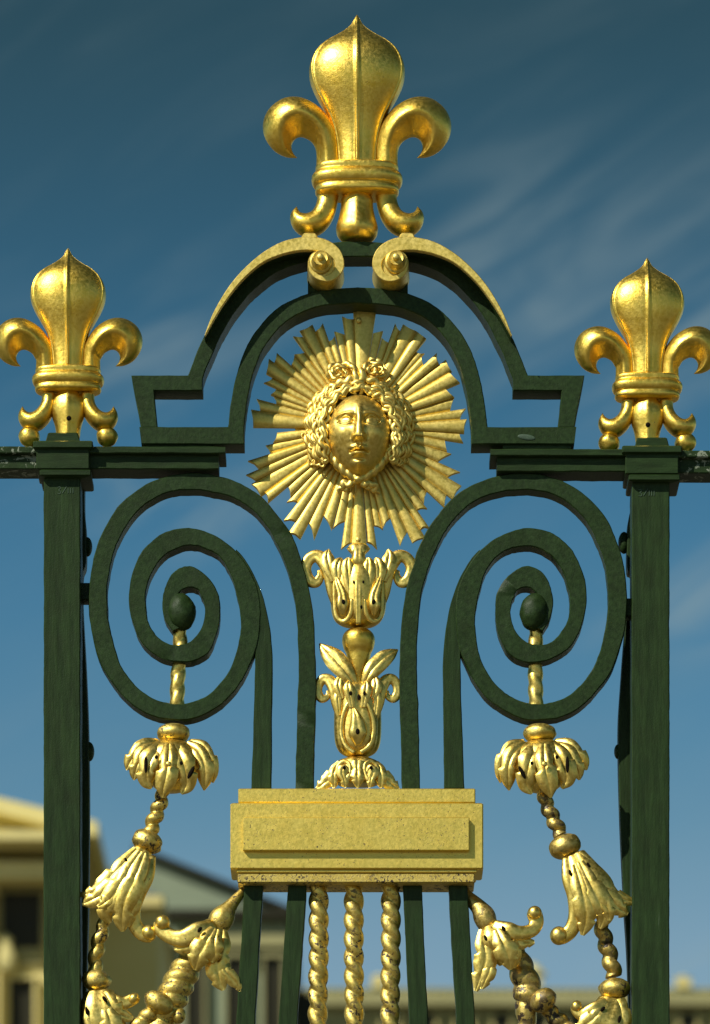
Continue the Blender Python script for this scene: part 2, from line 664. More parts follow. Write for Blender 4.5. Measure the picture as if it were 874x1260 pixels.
# rear stays of the posts, with bolts and lugs
for pts, bolts, lug in (
        ([(104, 590), (104, 625), (106, 650), (106, 690), (102, 705), (102, 745), (106, 820), (109, 900), (110, 990), (109, 1110), (107, 1200), (104, 1400)],
         [(107.5, 673, 8), (110, 925, 8)], (96, 112, 717, 738)),
        ([(776, 625), (773, 640), (772, 660), (772, 697), (777, 705), (777, 740), (770, 765), (764, 840), (761, 900), (763, 1000), (768, 1110), (773, 1200), (777, 1400)],
         [(768, 668, 9), (760.5, 925, 6)], (768, 784, 736, 758))):
    mb = MB()
    d = -34 if pts[0][0] < 400 else 34
    P = crom(pts, 6)
    band(mb, P, [(x + d * 0.8, y) for x, y in P], -62, -34, 1.5)
    st = mb.build('rear_stay', M_IRON_V, gate)
    for x, y, r in bolts:
        mb = MB()
        bead(mb, x, y, -46, r * 0.8, r * 1.5, 9, 0)
        mb.build('bolt', M_IRON, st)
    mb = MB()
    box(mb, *lug, -20, 4, 1)
    mb.build('lug', M_IRON, gate)

# ---- arched double frame
W0, W1 = -19, 19
oc = [(281.5, 525), (284, 503), (289, 472), (297.6, 441.6), (311, 414), (332, 388), (358, 369.5), (394, 357.5), (CX, 353.5)]
curve = crom(oc, 8)
full = curve + mirror(curve, CX)[::-1][1:]
inn = offset(full, 19.5)
inn[0] = (301, 546)
inn[-1] = (2 * CX - 301, 546)
O = dense([(172.5, 525), (281.5, 525)], 6)[:-1] + full + dense([(2 * CX - 281.5, 525), (2 * CX - 172.5, 525)], 6)[1:]
I = dense([(175, 546), (301, 546)], 6)[:-1] + inn + dense([(2 * CX - 301, 546), (2 * CX - 175, 546)], 6)[1:]
mb = MB()
band(mb, O, I, W0, W1, 1.2, 0.7)
inner_arch = mb.build('inner_arch', M_IRON, gate)

oc2 = [(232, 461.5), (242, 436), (255, 407), (273.6, 374), (297.6, 345.5), (321.6, 325), (345, 312.5), (375, 303.5), (410, 298.5), (CX, 297)]
curve = crom(oc2, 8)
full = curve + mirror(curve, CX)[::-1][1:]
inn = offset(full, 18.5)
inn[0] = (250, 480)
inn[-1] = (2 * CX - 250, 480)
left_o = dense([(174.8, 524.6), (162.5, 461.5)], 5)[:-1] + dense([(162.5, 461.5), (232, 461.5)], 6)[:-1]
left_i = dense([(195, 524.6), (190.5, 480)], 5)[:-1] + dense([(190.5, 480), (250, 480)], 6)[:-1]
O = left_o + full + mirror(left_o, CX)[::-1]
I = left_i + inn + mirror(left_i, CX)[::-1]
mb = MB()
band(mb, O, I, W0 + 0.5, W1 - 0.5, 1.2, 0.7)
outer_arch = mb.build('outer_arch', M_IRON, gate)
for x0 in (379, 2 * CX - 395):
    mb = MB()
    box(mb, x0, x0 + 16, 326, 366, -14, 12, 1)
    mb.build('strut', M_IRON, gate)
# feet between frame and rail
for x0, x1, y0 in ((180, 262, 546.5), (2 * CX - 262, 2 * CX - 178, 546.5)):
    mb = MB()
    box(mb, x0, x1, y0, y0 + 6, -15, 15, 0.8)
    mb.build('frame_foot', M_IRON, gate)
mb = MB()
bead(mb, 648, 538, 19, 11, 3.5, 1.4, 8)
mb.build('weld_patch', M_MARK, gate)

# gilded scroll crests on the outer arch
for sgn in (0, 1):
    fx = (lambda p: p) if not sgn else (lambda p: mirror(p, CX + 0.5))
    so = [(252.5, 412), (265, 381), (287, 346), (315, 317.5), (342, 300), (366, 292.8), (388, 292), (404, 296.5), (416, 305.5), (422, 317), (422.5, 329), (417, 339), (407.5, 345.3), (396, 345.6), (386, 341), (380.3, 333), (379.3, 323)]
    si = [(253.5, 412), (271, 381), (294, 349.5), (320, 325.5), (344, 314), (368, 308.5), (386, 308.5), (398, 311), (406.5, 316), (411, 322), (411, 330), (407, 336), (401.5, 339), (395, 338.8), (390, 336), (387, 331), (385.5, 325)]
    so, si = fx(crom(so, 5)), fx(crom(si, 5))
    mb = MB()
    band(mb, so, si, 44, 52, 0.8)
    crest = mb.build('scroll_crest', M_GOLD_FLAT, gate, label='flat gilded scroll strip crowning the dark arch')
    mb = MB()
    band(mb, [(x, y + 0.6) for x, y in so[:-46]], [(x, y - 0.4) for x, y in si[:-46]], -17, 43.8, 0.5)
    mb.build('crest_backing', M_IRON, crest)
    c0 = fx([(400.5, 324)])[0]
    mb = MB()
    rows = []
    for w_, r_ in ((-8, 20), (-6, 22), (0, 23), (18, 22.2), (36, 22.0), (47, 21.8), (49, 21.0)):
        rows.append([(c0[0] + r_ * math.cos(2 * PI * j / 48), c0[1] + r_ * 0.98 * math.sin(2 * PI * j / 48), w_) for j in range(48)])
    mb.grid(rows)
    mb.ref = 52
    mb.build('volute_drum', M_GOLD_FLAT, crest)
    c1 = fx([(394.5, 319.5)])[0]
    mb = MB()
    rows = []
    for w_, r_ in ((50, 14), (52.2, 14), (53.5, 13.2), (54.5, 11.5), (58, 10.2), (66, 9.4), (67.5, 8.6), (66.5, 6.5), (66.5, 4.5), (69.5, 4.2), (72, 3.4), (73, 1.8)):
        rows.append([(c1[0] + r_ * math.cos(2 * PI * j / 36), c1[1] + r_ * math.sin(2 * PI * j / 36), w_) for j in range(36)])
    mb.grid(rows)
    mb.ref = 60
    mb.build('volute_eye', M_GOLD_FLAT, crest)
    mb = MB()
    x0 = fx([(381, 0)])[0][0]
    box(mb, x0 - 10, x0 + 10, 286, 293, 8, 44, 1.5, 2)
    mb.build('crest_pad', M_GOLD_FLAT, crest)

# ---- big volutes
def Z1(pts):
    return [(30 + x / 2.362, 560 + y / 2.362) for x, y in pts]


sp = [  # (inner), (outer) along bar: from plaque over the top, round and inwards
    ((788, 968), (840, 968)), ((790, 860), (843, 860)), ((793, 740), (846, 740)), ((796, 620), (848, 620)), ((787, 470), (838, 450)),
    ((768, 365), (815, 340)), ((733, 275), (783, 245)), ((700, 218), (740, 180)), ((652, 165), (690, 122)),
    ((590, 132), (618, 78)), ((510, 118), (520, 54)), ((430, 122), (420, 60)), ((360, 155), (330, 100)),
    ((305, 215), (262, 165)), ((268, 292), (218, 250)), ((250, 370), (194, 340)), ((246, 440), (188, 425)),
    ((254, 520), (197, 520)), ((277, 598), (222, 612)), ((316, 660), (268, 690)), ((370, 704), (325, 746)),
    ((430, 722), (395, 776)), ((490, 716), (480, 783)), ((542, 690), (560, 750)), ((590, 635), (622, 692)),
    ((618, 570), (662, 620)), ((628, 500), (686, 545)), ((625, 440), (690, 460)), ((606, 370), (668, 360)),
    ((574, 316), (620, 285)), ((530, 288), (556, 234)), ((475, 280), (478, 212)), ((423, 298), (402, 228)),
    ((385, 340), (345, 278)), ((363, 400), (312, 352)), ((360, 450), (305, 425)), ((371, 500), (318, 492)),
    ((396, 535), (347, 562)), ((432, 551), (398, 601)), ((478, 543), (470, 618)), ((512, 508), (532, 594)),
    ((525, 462), (566, 532)), ((522, 425), (576, 458)), ((510, 405), (560, 392)), ((490, 398), (526, 346)),
    ((470, 400), (480, 322)), ((455, 415), (432, 342)), ((448, 440), (406, 395)), ((450, 470), (404, 455)), ((465, 495), (425, 512))]
inL, outL = crom(Z1([a for a, _ in sp]), 7), crom(Z1([b_ for _, b_ in sp]), 7)
# the outlines above take in the undersides that show; take those off again
for k in range(len(inL)):
    o_, i_ = Vector(outL[k]), Vector(inL[k])
    e_ = (i_ - o_).normalized()
    if e_.y > 0:
        i_ -= e_ * 6.5 * e_.y
    else:
        o_ += e_ * 6.5 * -e_.y
    outL[k], inL[k] = tuple(o_), tuple(i_)
barI = [(309.5, 969), (311, 920), (313, 860), (314, 820), (313.5, 790), (310, 765), (303, 740), (294, 715), (284, 697)]
barO = [(334, 969), (334.5, 920), (335, 860), (335.5, 814), (332.5, 775), (325, 738), (314.5, 711), (302, 689), (291, 676)]
for sgn in (0, 1):
    fx = (lambda p: p) if not sgn else (lambda p: mirror(p, CX))
    mb = MB()
    band(mb, fx(outL), fx(inL), -13, 13, 1.3, 1.1)
    vol = mb.build('scroll_bar', M_IRON, gate)
    mb = MB()
    x, y = fx([(224, 753)])[0]
    bead(mb, x, y, 8, 17, 23, 15, -6 if not sgn else 6, 26, 16, 1.0, 0.12)
    mb.build('scroll_eye', M_IRON, vol)
    mb = MB()
    band(mb, fx(crom(barI, 6)), fx(crom(barO, 6)), -12, 11.6, 1.2, 0.6)
    mb.build('branch_bar', M_IRON_V, gate)

# ---- plaque
mb = MB()
box(mb, 284.5, 594, 988, 1069, -30, 34, 1.6)
plaque = mb.build('plaque', M_GOLD_PLATE, gate, label='stepped rectangular gilded plaque with a blank raised panel')
for nm, a in (('plaque_top', (294, 584.5, 970, 987.6, -24, 28, 1.2)), ('plaque_panel', (300, 577, 1005.5, 1046.5, 34.2, 41.5, 1.2)),
              ('plaque_moulding', (291.5, 586.5, 1069.4, 1074, -26, 31, 1.4)), ('plaque_base', (293.5, 583.5, 1074.3, 1086, -26, 29, 1.2))):
    mb = MB()
    box(mb, *a)
    mb.build(nm, M_GOLD_BASE if nm == 'plaque_base' else M_GOLD_PLATE, plaque)

# ---- bars below the plaque
for top, bot in (((301, 324), (291, 315)), ((355, 378), (343, 366.5)), ((496, 518), (504, 527.5)), ((552, 575), (562, 584))):
    ys = [1086.3, 1140, 1200, 1260, 1400, 1600, 1900, 2200, 2600, 2950]
    dx = [(bot[0] - top[0]) * k for k in (0.0, 0.30, 0.65, 1.0, 1.6, 2.1, 2.4, 2.4, 2.2, 2.0)]
    c_ = crom(list(zip([top[0] + d for d in dx], ys)), 12)
    mb = MB()
    band(mb, c_, [(x + 23, y) for x, y in c_], -13, 13, 1.2, 0.6)
    mb.build('bar', M_IRON_V, gate)
for x0, x1, mt in ((392.3, 391, M_GOLD_SPOT), (435.5, 436, M_GOLD_SPOT), (481, 480, M_GOLD_SPOT)):
    mb = MB()
    rope(mb, [(x0, 1086.3, 2, 12.6), (x0, 1180, 2, 12.6), (x1, 1270, 2, 12.6), (x1, 1700, 2, 12.6)], 23, 2, 0.33, 30, -1, 1.3)
    mb.build('twisted_bar', mt, gate, label='gilded twisted bar hanging below the plaque')
mb = MB()
box(mb, 90, 790, 2950, 3010, -20, 20, 1.5)
mb.build('bottom_rail', M_IRON_H, gate)
mb = MB()
box(mb, 100, 780, 1701, 1740, -16, 16, 1.5)
mb.build('middle_rail', M_IRON_H, gate)

# ------------------------------------------------------------------ fleur-de-lis finials
def zf(p):
    return (300 + p[0] / 2.913 - 439.2, p[1] / 2.913 - 18)


PET = [(0, 0), (3.0, 5), (7.5, 13), (15, 20), (25, 27), (37, 34.5), (48, 44), (55, 55), (58.6, 68), (57.5, 83), (51.5, 98),
       (43, 113), (34.5, 128), (28.5, 145), (25, 164), (23, 188)]
PDEP = [0, 2.5, 5.5, 10, 16, 23, 29, 33, 35, 34.5, 32, 28, 24, 20.5, 18.5, 17.5]
SO = [zf(p) for p in ((462, 598), (466, 520), (486, 452), (530, 395), (585, 360), (635, 350), (682, 360), (722, 392), (742, 440), (737, 490), (708, 535), (665, 560), (622, 566))]
SI = [zf(p) for p in ((552, 598), (551, 560), (556, 530), (570, 508), (590, 495), (606, 491), (620, 494), (631, 503), (638, 516), (640, 530), (637, 543), (630, 555), (621, 565))]
SD = [15, 18, 23, 28, 31, 32, 31, 28, 24, 19, 13, 7, 1.0]
FO = [zf(p) for p in ((470, 694), (478, 745), (494, 790), (522, 826), (560, 845), (602, 842), (632, 820), (645, 788), (640, 762), (622, 741))]
FI = [zf(p) for p in ((548, 694), (549, 718), (556, 742), (568, 760), (584, 768), (598, 768), (608, 764), (614, 757), (618, 749), (621, 741))]
FD = [12, 13, 15, 17, 18, 17, 14, 10, 6, 1]


def zp(p):
    return ((p[0] - 316) / 3.816 / 0.79, (p[1] / 3.816 + 290 - 305) / 0.80)


FO_P = [zp(p) for p in ((372, 748), (376, 800), (392, 850), (416, 885), (452, 912), (494, 916), (528, 900), (548, 868), (548, 836), (530, 801))]
FI_P = [zp(p) for p in ((440, 748), (441, 778), (450, 802), (464, 820), (482, 832), (498, 834), (510, 828), (518, 820), (524, 811), (529, 802))]


def pair_loft(mb, O, I, D, sx, sy, X, Y, W, m, lip=True, n=36, sub=5):
    """organic body whose silhouette runs between two matched outlines; m mirrors it"""
    P = crom([(o[0], o[1], i[0], i[1], d) for o, i, d in zip(O, I, D)], sub)
    rows = []
    for ox, oy, ix, iy, d in P:
        row = []
        for j in range(n):
            th = 2 * PI * j / n
            c, s_ = math.cos(th), math.sin(th)
            k = 0.5 + 0.5 * c          # 1 at the outer edge
            z = abs(s_) ** 0.9 * d * (1 if s_ > 0 else -1)
            if lip:
                # bulged back, a crease, then a flatter hollow face on the inner side
                if c > -0.25:
                    q_ = max(0.0, 1 - ((c + 0.25) / 1.25) ** 2) ** 0.62
                else:
                    q_ = 0.16 + 0.84 * max(0.0, (c + 1) / 0.75) ** 1.25
                z = d * q_ * (1 if s_ >= 0 else -1) * min(1.0, abs(s_) * 2.2 + 0.02)
            row.append((X + m * sx * (ix + (ox - ix) * k), Y + sy * (iy + (oy - iy) * k), W + z * sx))
        rows.append(row)
    mb.grid(rows)


def fleur(X, Y, sx, sy, kind, label, W=6, drop=0.0):
    """X centre, Y top; kind 'great' has a bulb foot, 'post' stands on a spike and two balls"""
    mb = MB()
    P = crom([(h, y, d) for (h, y), d in zip(PET, PDEP)], 4)
    rows = []
    n = 128
    for h, y, d in P:
        row = []
        for j in range(n):
            th = 2 * PI * j / n
            c, s_ = math.cos(th), math.sin(th)
            z = abs(s_) ** 0.85 * d * (1 if s_ > 0 else -1)
            # raised rim along the edge and keel down the middle
            z += (0.13 * d) * math.exp(-((abs(c) - 0.955) / 0.035) ** 2) * (1 if s_ > 0 else -1)
            keel = 4.6 * math.exp(-(c * max(h, 6) / 2.0) ** 4) * min(1, d / 10)
            z += keel * (1 if s_ > 0 else -1)
            row.append((X + sx * h * c, Y + sy * y, W + sx * z))
        rows.append(row)
    mb.grid(rows)
    body = mb.build('fleur_de_lis', M_GOLD, gate, sharp=0, label=label)
    for m in (-1, 1):
        mb = MB()
        pair_loft(mb, [(x, y + drop) if k > 1 else (x, y) for k, (x, y) in enumerate(SO)], [(x, y + drop) if k > 1 else (x, y) for k, (x, y) in enumerate(SI)], SD, sx, sy, X, Y, W - 2, m)
        mb.build('side_petal', M_GOLD, body, sharp=0)
        mb = MB()
        fd = 0 if kind == 'great' else 8
        pair_loft(mb, FO if not fd else FO_P, FI if not fd else FI_P, [d * (1 if kind == 'great' else 1.2) for d in FD], sx, sy, X, Y, W - 1, m, False)
        mb.build('foot_scroll', M_GOLD, body, sharp=0)
        if kind == 'post':
            mb = MB()
            bx, by = X + m * sx * 60.5, Y + sy * 290.5
            bead(mb, bx, by, W - 2, 13.2, 12.4, 13, 0, 24, 16, 1.0, 0.1)
            mb.build('foot_ball', M_GOLD, body)
    # collar
    prof = [(44, 185.5, 20), (50, 187.5, 25), (51, 191, 26), (50, 195, 25.5), (52, 196.5, 27), (55.5, 201, 30), (55.8, 206, 30.3), (53.5, 211, 28.5), (50, 213, 26),
            (51, 215, 26.5), (51.5, 219, 27), (49.5, 222, 26), (45, 224, 22)]
    P = crom(prof, 3)
    mb = MB()
    rows = []
    for a, y, d in P:
        row = []
        for j in range(44):
            th = 2 * PI * j / 44
            c, s_ = math.cos(th), math.sin(th)
            row.append((X + sx * a * math.copysign(abs(c) ** 0.7, c), Y + sy * y, W + sx * d * math.copysign(abs(s_) ** 0.7, s_)))
        rows.append(row)
    mb.grid(rows)
    mb.build('collar', M_GOLD, body, sharp=0)
    if kind == 'great':
        prof = [(15, 220, 15), (19.5, 228, 18), (20, 238, 19), (22.5, 250, 21), (25.5, 261, 24), (25.5, 268, 24), (23, 274, 21), (17, 278.5, 15), (4, 279.5, 4)]
    else:
        prof = [(14, 220, 13), (23, 230, 19), (26.5, 241, 22), (27, 250, 22.5), (24.5, 262, 21), (20.5, 275, 19), (18, 292, 18)]
    P = crom(prof, 4)
    mb = MB()
    rows = []
    for a, y, d in P:
        row = []
        for j in range(40):
            th = 2 * PI * j / 40
            c, s_ = math.cos(th), math.sin(th)
            z = d * s_
            if s_ > 0:
                z += (2.6 if kind == 'post' else 1.2) * math.exp(-(c * a / 2.2) ** 2)
            row.append((X + sx * a * c, Y + sy * y, W + sx * z))
        rows.append(row)
    mb.grid(rows)
    bulb = mb.build('foot_bulb', M_GOLD, body, sharp=0)
    if kind == 'post':
        mb = MB()
        bead(mb, X + 1, Y + sy * 262, W + sx * 22, 3.0, 3.0, 2.4, 0, 14, 8)
        mb.build('drain_hole', M_HOLE, body)


fleur(439.5, 18, 1.0, 1.0, 'great', 'largest gilded fleur-de-lis crowning the arch', 8)
fleur(84, 305, 0.79, 0.80, 'post', 'smaller gilded fleur-de-lis on a post, its feet on two balls', 4, 6)
fleur(796.5, 317, 0.775, 0.785, 'post', 'smaller gilded fleur-de-lis on a post, its feet on two balls', 4, 6)

# ------------------------------------------------------------------ radiant sun
UR, LR, LL, UL = (430, 380), (430, 530), (300, 530), (300, 380)
rays = [(UR, (22, -30), (190, -14)), (UR, (176, 178), (232, 158)), (UR, (243, 212), (276, 242)), (UR, (332, 105), (364, 160)), (UR, (385, 110), (482, 160)),
        (UR, (490, 168), (548, 212)), (UR, (484, 312), (537, 318)), (UR, (518, 348), (532, 404)), (UR, (630, 318), (637, 388)), (UR, (700, 372), (738, 455)),
        (UR, (716, 456), (792, 528)), (UR, (692, 580), (752, 632)), (UR, (752, 643), (722, 730)), (UR, (836, 720), (792, 806)), (UR, (842, 785), (824, 890)),
        (LR, (788, 18), (818, 86)), (LR, (685, 70), (704, 138)), (LR, (728, 178), (632, 217)), (LR, (792, 304), (705, 330)), (LR, (802, 400), (742, 492)),
        (LR, (697, 460), (686, 546)), (LR, (553, 440), (546, 512)), (LR, (547, 570), (486, 568)), (LR, (574, 702), (515, 705)), (LR, (543, 772), (455, 802)),
        (LR, (410, 728), (367, 822)), (LR, (290, 628), (248, 692)), (LR, (236, 712), (178, 680)), (LR, (196, 852), (130, 798)), (LR, (124, 862), (14, 862)),
        (LL, (776, 800), (700, 852)), (LL, (724, 648), (646, 704)), (LL, (623, 710), (578, 612)), (LL, (502, 782), (458, 652)), (LL, (414, 782), (318, 730)),
        (LL, (382, 656), (288, 646)), (LL, (390, 514), (318, 522)), (LL, (328, 467), (320, 398)), (LL, (172, 517), (162, 452)), (LL, (122, 466), (58, 385)),
        (LL, (86, 356), (20, 325)), (LL, (106, 266), (33, 226)), (LL, (192, 157), (160, 118)), (LL, (208, 78), (240, 24)),
        (UL, (68, 834), (53, 720)), (UL, (118, 737), (90, 653)), (UL, (236, 676), (213, 637)), (UL, (198, 608), (232, 580)), (UL, (146, 525), (206, 498)),
        (UL, (164, 460), (176, 363)), (UL, (224, 380), (232, 323)), (UL, (344, 402), (357, 344)), (UL, (369, 322), (436, 318)), (UL, (356, 197), (422, 206)),
        (UL, (405, 155), (490, 113)), (UL, (520, 160), (566, 104)), (UL, (614, 236), (641, 200)), (UL, (660, 160), (720, 186)), (UL, (708, 54), (792, 76))]
SCX, SCY = 441.0, 527.0
mb = MB()
rows = []
for w_, r_ in ((-19, 74), (-18, 78), (-16.4, 78), (-16, 76)):
    rows.append([(SCX + r_ * math.cos(2 * PI * j / 64), SCY + r_ * 1.02 * math.sin(2 * PI * j / 64), w_) for j in range(64)])
mb.grid(rows)
sunb = mb.build('sunburst', M_GOLD_FLAT, gate, label='gilded radiant sun with a sculpted face held inside the arch')


def ang(p):
    a = math.atan2(p[0] - SCX, -(p[1] - SCY))
    return a % (2 * PI)


RP = []
for o, a, b_ in rays:
    RP.append(((o[0] + a[0] / 5.827, o[1] + a[1] / 5.827), (o[0] + b_[0] / 5.827, o[1] + b_[1] / 5.827)))
NR = len(RP)
for k, (a, b_) in enumerate(RP):
    pb = RP[k - 1][1]
    na = RP[(k + 1) % NR][0]

    def midang(p, q):
        d = (ang(q) - ang(p) + PI) % (2 * PI) - PI
        return ang(p) + d / 2
    ra, rb = midang(pb, a), midang(b_, na)

    def ease(p, target):
        d = (target - ang(p) + PI) % (2 * PI) - PI
        k_ = 0.80 if abs(d) < math.radians(2.2) else 0.34
        r_ = math.dist(p, (SCX, SCY))
        t_ = ang(p) + d * k_
        return (SCX + r_ * math.sin(t_), SCY - r_ * math.cos(t_))
    a, b_ = ease(a, ra), ease(b_, rb)
    R0 = 40.0
    root_a = (SCX + R0 * math.sin(ra), SCY - R0 * math.cos(ra))
    root_b = (SCX + R0 * math.sin(rb), SCY - R0 * math.cos(rb))
    lift = (k % 3) * 1.3 + rnd(0, 1.0)
    NA = 9
    front, back = [], []
    la, lb = math.dist(a, (SCX, SCY)), math.dist(b_, (SCX, SCY))
    pull = 0.004 + 0.016 * rnd(0, 1)
    flat = math.dist(a, b_) > 14
    for i in range(9):
        u = i / 8
        rf, rk = [], []
        for j in range(NA):
            v = j / (NA - 1)
            # end cut hollows between its two corners
            dip = 1 - (pull * math.sin(PI * v)) * (u ** 3)
            pa = (root_a[0] + (a[0] - root_a[0]) * u, root_a[1] + (a[1] - root_a[1]) * u)
            pb_ = (root_b[0] + (b_[0] - root_b[0]) * u, root_b[1] + (b_[1] - root_b[1]) * u)
            x, y = pa[0] + (pb_[0] - pa[0]) * v, pa[1] + (pb_[1] - pa[1]) * v
            x, y = SCX + (x - SCX) * dip, SCY + (y - SCY) * dip
            wid = math.dist(pa, pb_)
            prof = (1 - abs(2 * v - 1) ** 3.2) * min(2.6, wid * 0.18)
            w_ = -11.5 + lift + prof - 3.0 * u * u + 0.5 * mnoise.noise(Vector((x * .08, y * .08, k)))
            rf.append((x, y, w_))
            rk.append((x, y, -15.8 + lift * 0.5 - 3.0 * u * u))
        front.append(rf)
        back.append(rk)
    mb = MB()
    mb.grid([f_ + b2[::-1] for f_, b2 in zip(front, back)], True, True, True)
    mb.build('ray', M_GOLD_FLAT, sunb, sharp=42)
for x, y in ((441.5, 394), (441, 664)):
    mb = MB()
    bead(mb, x, y, -7 if y < 500 else -8.5, 3.4, 3.4, 1.8, 0, 14, 8)
    mb.build('screw', M_GOLD_FLAT, sunb)

# face of the mask, one continuous relief
FX, FY = 442.0, 530.0


def gs(x, s_):
    return math.exp(-(x / s_) ** 2)


def sig(x):
    return 1 / (1 + math.exp(-max(-40, min(40, x))))


def face_h(x, y):
    """relief height; x right, y up, drawing units from the centre of the face"""
    ax = abs(x)
    r2 = ((x / 41.0) ** 2 + (y / 50.5) ** 2) ** 1.22
    h = 31 * max(0.0, 1 - r2) ** 0.5 * 1.0
    h += 5.0 * max(0.0, 1 - r2)
    # brow and sockets
    by = 20.0 - 0.014 * (ax - 13) ** 2 + 0.02 * ax
    if 3 < ax < 32:
        k = sig((ax - 6) * 1.2) * sig((28 - ax) * 0.7)
        h += 2.0 * gs(y - by, 1.9) * k
    h -= 7.4 * math.exp(-((ax - 16) / 10.5) ** 2 - ((y - 11.8) / 5.6) ** 2)
    h -= 2.4 * math.exp(-((ax - 7.5) / 3.4) ** 2 - ((y - 12) / 6.0) ** 2)
    # eyeball and lids
    e = ((ax - 16.2) / 8.6) ** 2 + ((y - 11.0) / 4.7) ** 2
    if e < 1:
        h += 6.0 * (1 - e) ** 0.5
    q = ((ax - 16.2) / 10.4)
    if abs(q) < 1.2:
        up = 11.2 + 5.6 * (1 - q * q)
        lo = 11.0 - 5.0 * (1 - q * q)
        kk = sig((1.0 - abs(q)) * 14)
        h += 2.1 * gs(y - up, 0.85) * kk
        h += 1.5 * gs(y - lo, 0.85) * kk
        h -= 1.3 * gs(y - up - 2.2, 0.8) * kk
        h -= 1.2 * gs(y - up + 1.5, 0.6) * kk
        h -= 0.8 * gs(y - lo - 1.4, 0.6) * kk
    # nose
    if True:
        tt = min(1.0, max(0.0, (24 - y) / 36.0))       # 0 at bridge, 1 at tip
        ridge = 3.0 + 10.0 * tt ** 1.25
        wid = 3.3 + 1.9 * tt
        cut = sig((y + 13.8) * 1.7) * sig((30 - y) * 0.35)
        plate_ = sig((wid - ax) * 1.9)
        h += ridge * (0.55 * gs(ax, wid * 1.55) + 0.45 * plate_) * cut
        h += 4.6 * math.exp(-((ax - 6.3) / 2.7) ** 2 - ((y + 10.6) / 3.0) ** 2)
        h -= 3.0 * math.exp(-((ax - 3.4) / 1.7) ** 2 - ((y + 14.8) / 1.2) ** 2)
        h -= 1.6 * math.exp(-((ax - 10.5) / 2.0) ** 2 - ((y + 10) / 4.5) ** 2)
    # mouth
    mw = sig((10.5 - ax) * 1.1)
    cupid = 1.2 * gs(ax - 3.4, 2.4) - 0.7 * gs(ax, 1.6)
    h += 4.4 * gs(y + 21.8 - cupid - 0.03 * ax, 2.1) * mw * (1 - 0.045 * ax)
    h -= 4.2 * gs(y + 25.0 + 0.05 * ax - 0.25 * cupid, 0.95) * sig((11.5 - ax) * 1.2)
    h += 5.0 * gs(y + 28.4, 2.5) * sig((8.0 - ax) * 0.8)
    h -= 2.6 * math.exp(-(ax / 8.5) ** 2 - ((y + 33.2) / 2.4) ** 2)
    h -= 1.3 * gs(ax, 1.4) * gs(y + 17.6, 2.6)
    h -= 2.0 * math.exp(-((ax - 12) / 2.2) ** 2 - ((y + 25.0) / 2.6) ** 2)
    h += 5.5 * math.exp(-(ax / 9) ** 2 - ((y + 39.5) / 5.2) ** 2)
    h += 2.2 * math.exp(-((ax - 22) / 8) ** 2 - ((y + 4) / 9) ** 2)
    return h


mb = MB()
rows = []
NRr, NT = 120, 300
for i in range(NRr + 1):
    r = max(0.004, i / NRr) * 0.992
    row = []
    for j in range(NT):
        th = 2 * PI * j / NT
        # jaw narrows below
        y = 48.5 * r * math.sin(th)
        jaw = 1.0 - 0.13 * max(0.0, -math.sin(th)) ** 2
        x = 40.5 * r * math.cos(th) * jaw
        hx = x / jaw if r > 0.85 else x / (1 + (jaw - 1) * (r / 0.85))
        row.append((FX + x, FY - y, 3 + face_h(hx, y) + 0.07 * y))
    rows.append(row)
mb.grid(rows, True, True, False)
mb.build('face', M_GOLD_FACE, sunb, sharp=0, label='calm youthful gilded face with straight nose')
mb = MB()
sweep(mb, [(FX, 570, 6, 20, 16), (FX, 580, -2, 18, 14), (FX, 590, -8, 14, 8)], 16, 4)
mb.build('neck', M_GOLD_FACE, sunb)


def lock(pts, r, amp=2.0, wl=13.0, ph=0.0, name='hair_lock', tip=0.35, mat=None):
    """wavy strand through pts (x, y, w)"""
    P = crom(pts, 10)
    d = 0
    out = []
    L = sum(math.dist(a, b_) for a, b_ in zip(P, P[1:])) or 1
    fr = frames(P)
    for i, (p, (T, Sd, N)) in enumerate(zip(P, fr)):
        if i:
            d += math.dist(p, P[i - 1])
        u = d / L
        a = 2 * PI * d / wl + ph
        q = Vector(p) + Sd * (amp * math.sin(a)) + N * (amp * 0.25 * math.cos(a))
        rr = r * (0.55 + 0.45 * math.sin(PI * min(1, 0.18 + u * 0.82))) * (1 if u < 0.75 else 1 - (1 - tip) * (u - 0.75) / 0.25)
        out.append((*q, rr, rr * 0.95))

    def sec(th, u):
        g = 1 - 0.20 * abs(math.cos(th * 1.5 + 0.4)) ** 6
        return math.cos(th) * g, math.sin(th) * g
    mb = MB()
    sweep(mb, out, 12, 1, sec)
    return mb.build(name, mat or M_GOLD_FACE, sunb, sharp=0)


def ringpt(phi, k, w):
    """phi: degrees from the crown, signed to the right; k: how far out from the face"""
    a = math.radians(phi)
    return (FX + 41 * k * math.sin(a), FY + 1 - 50 * (1 + (k - 1) * 0.80) * math.cos(a), w)


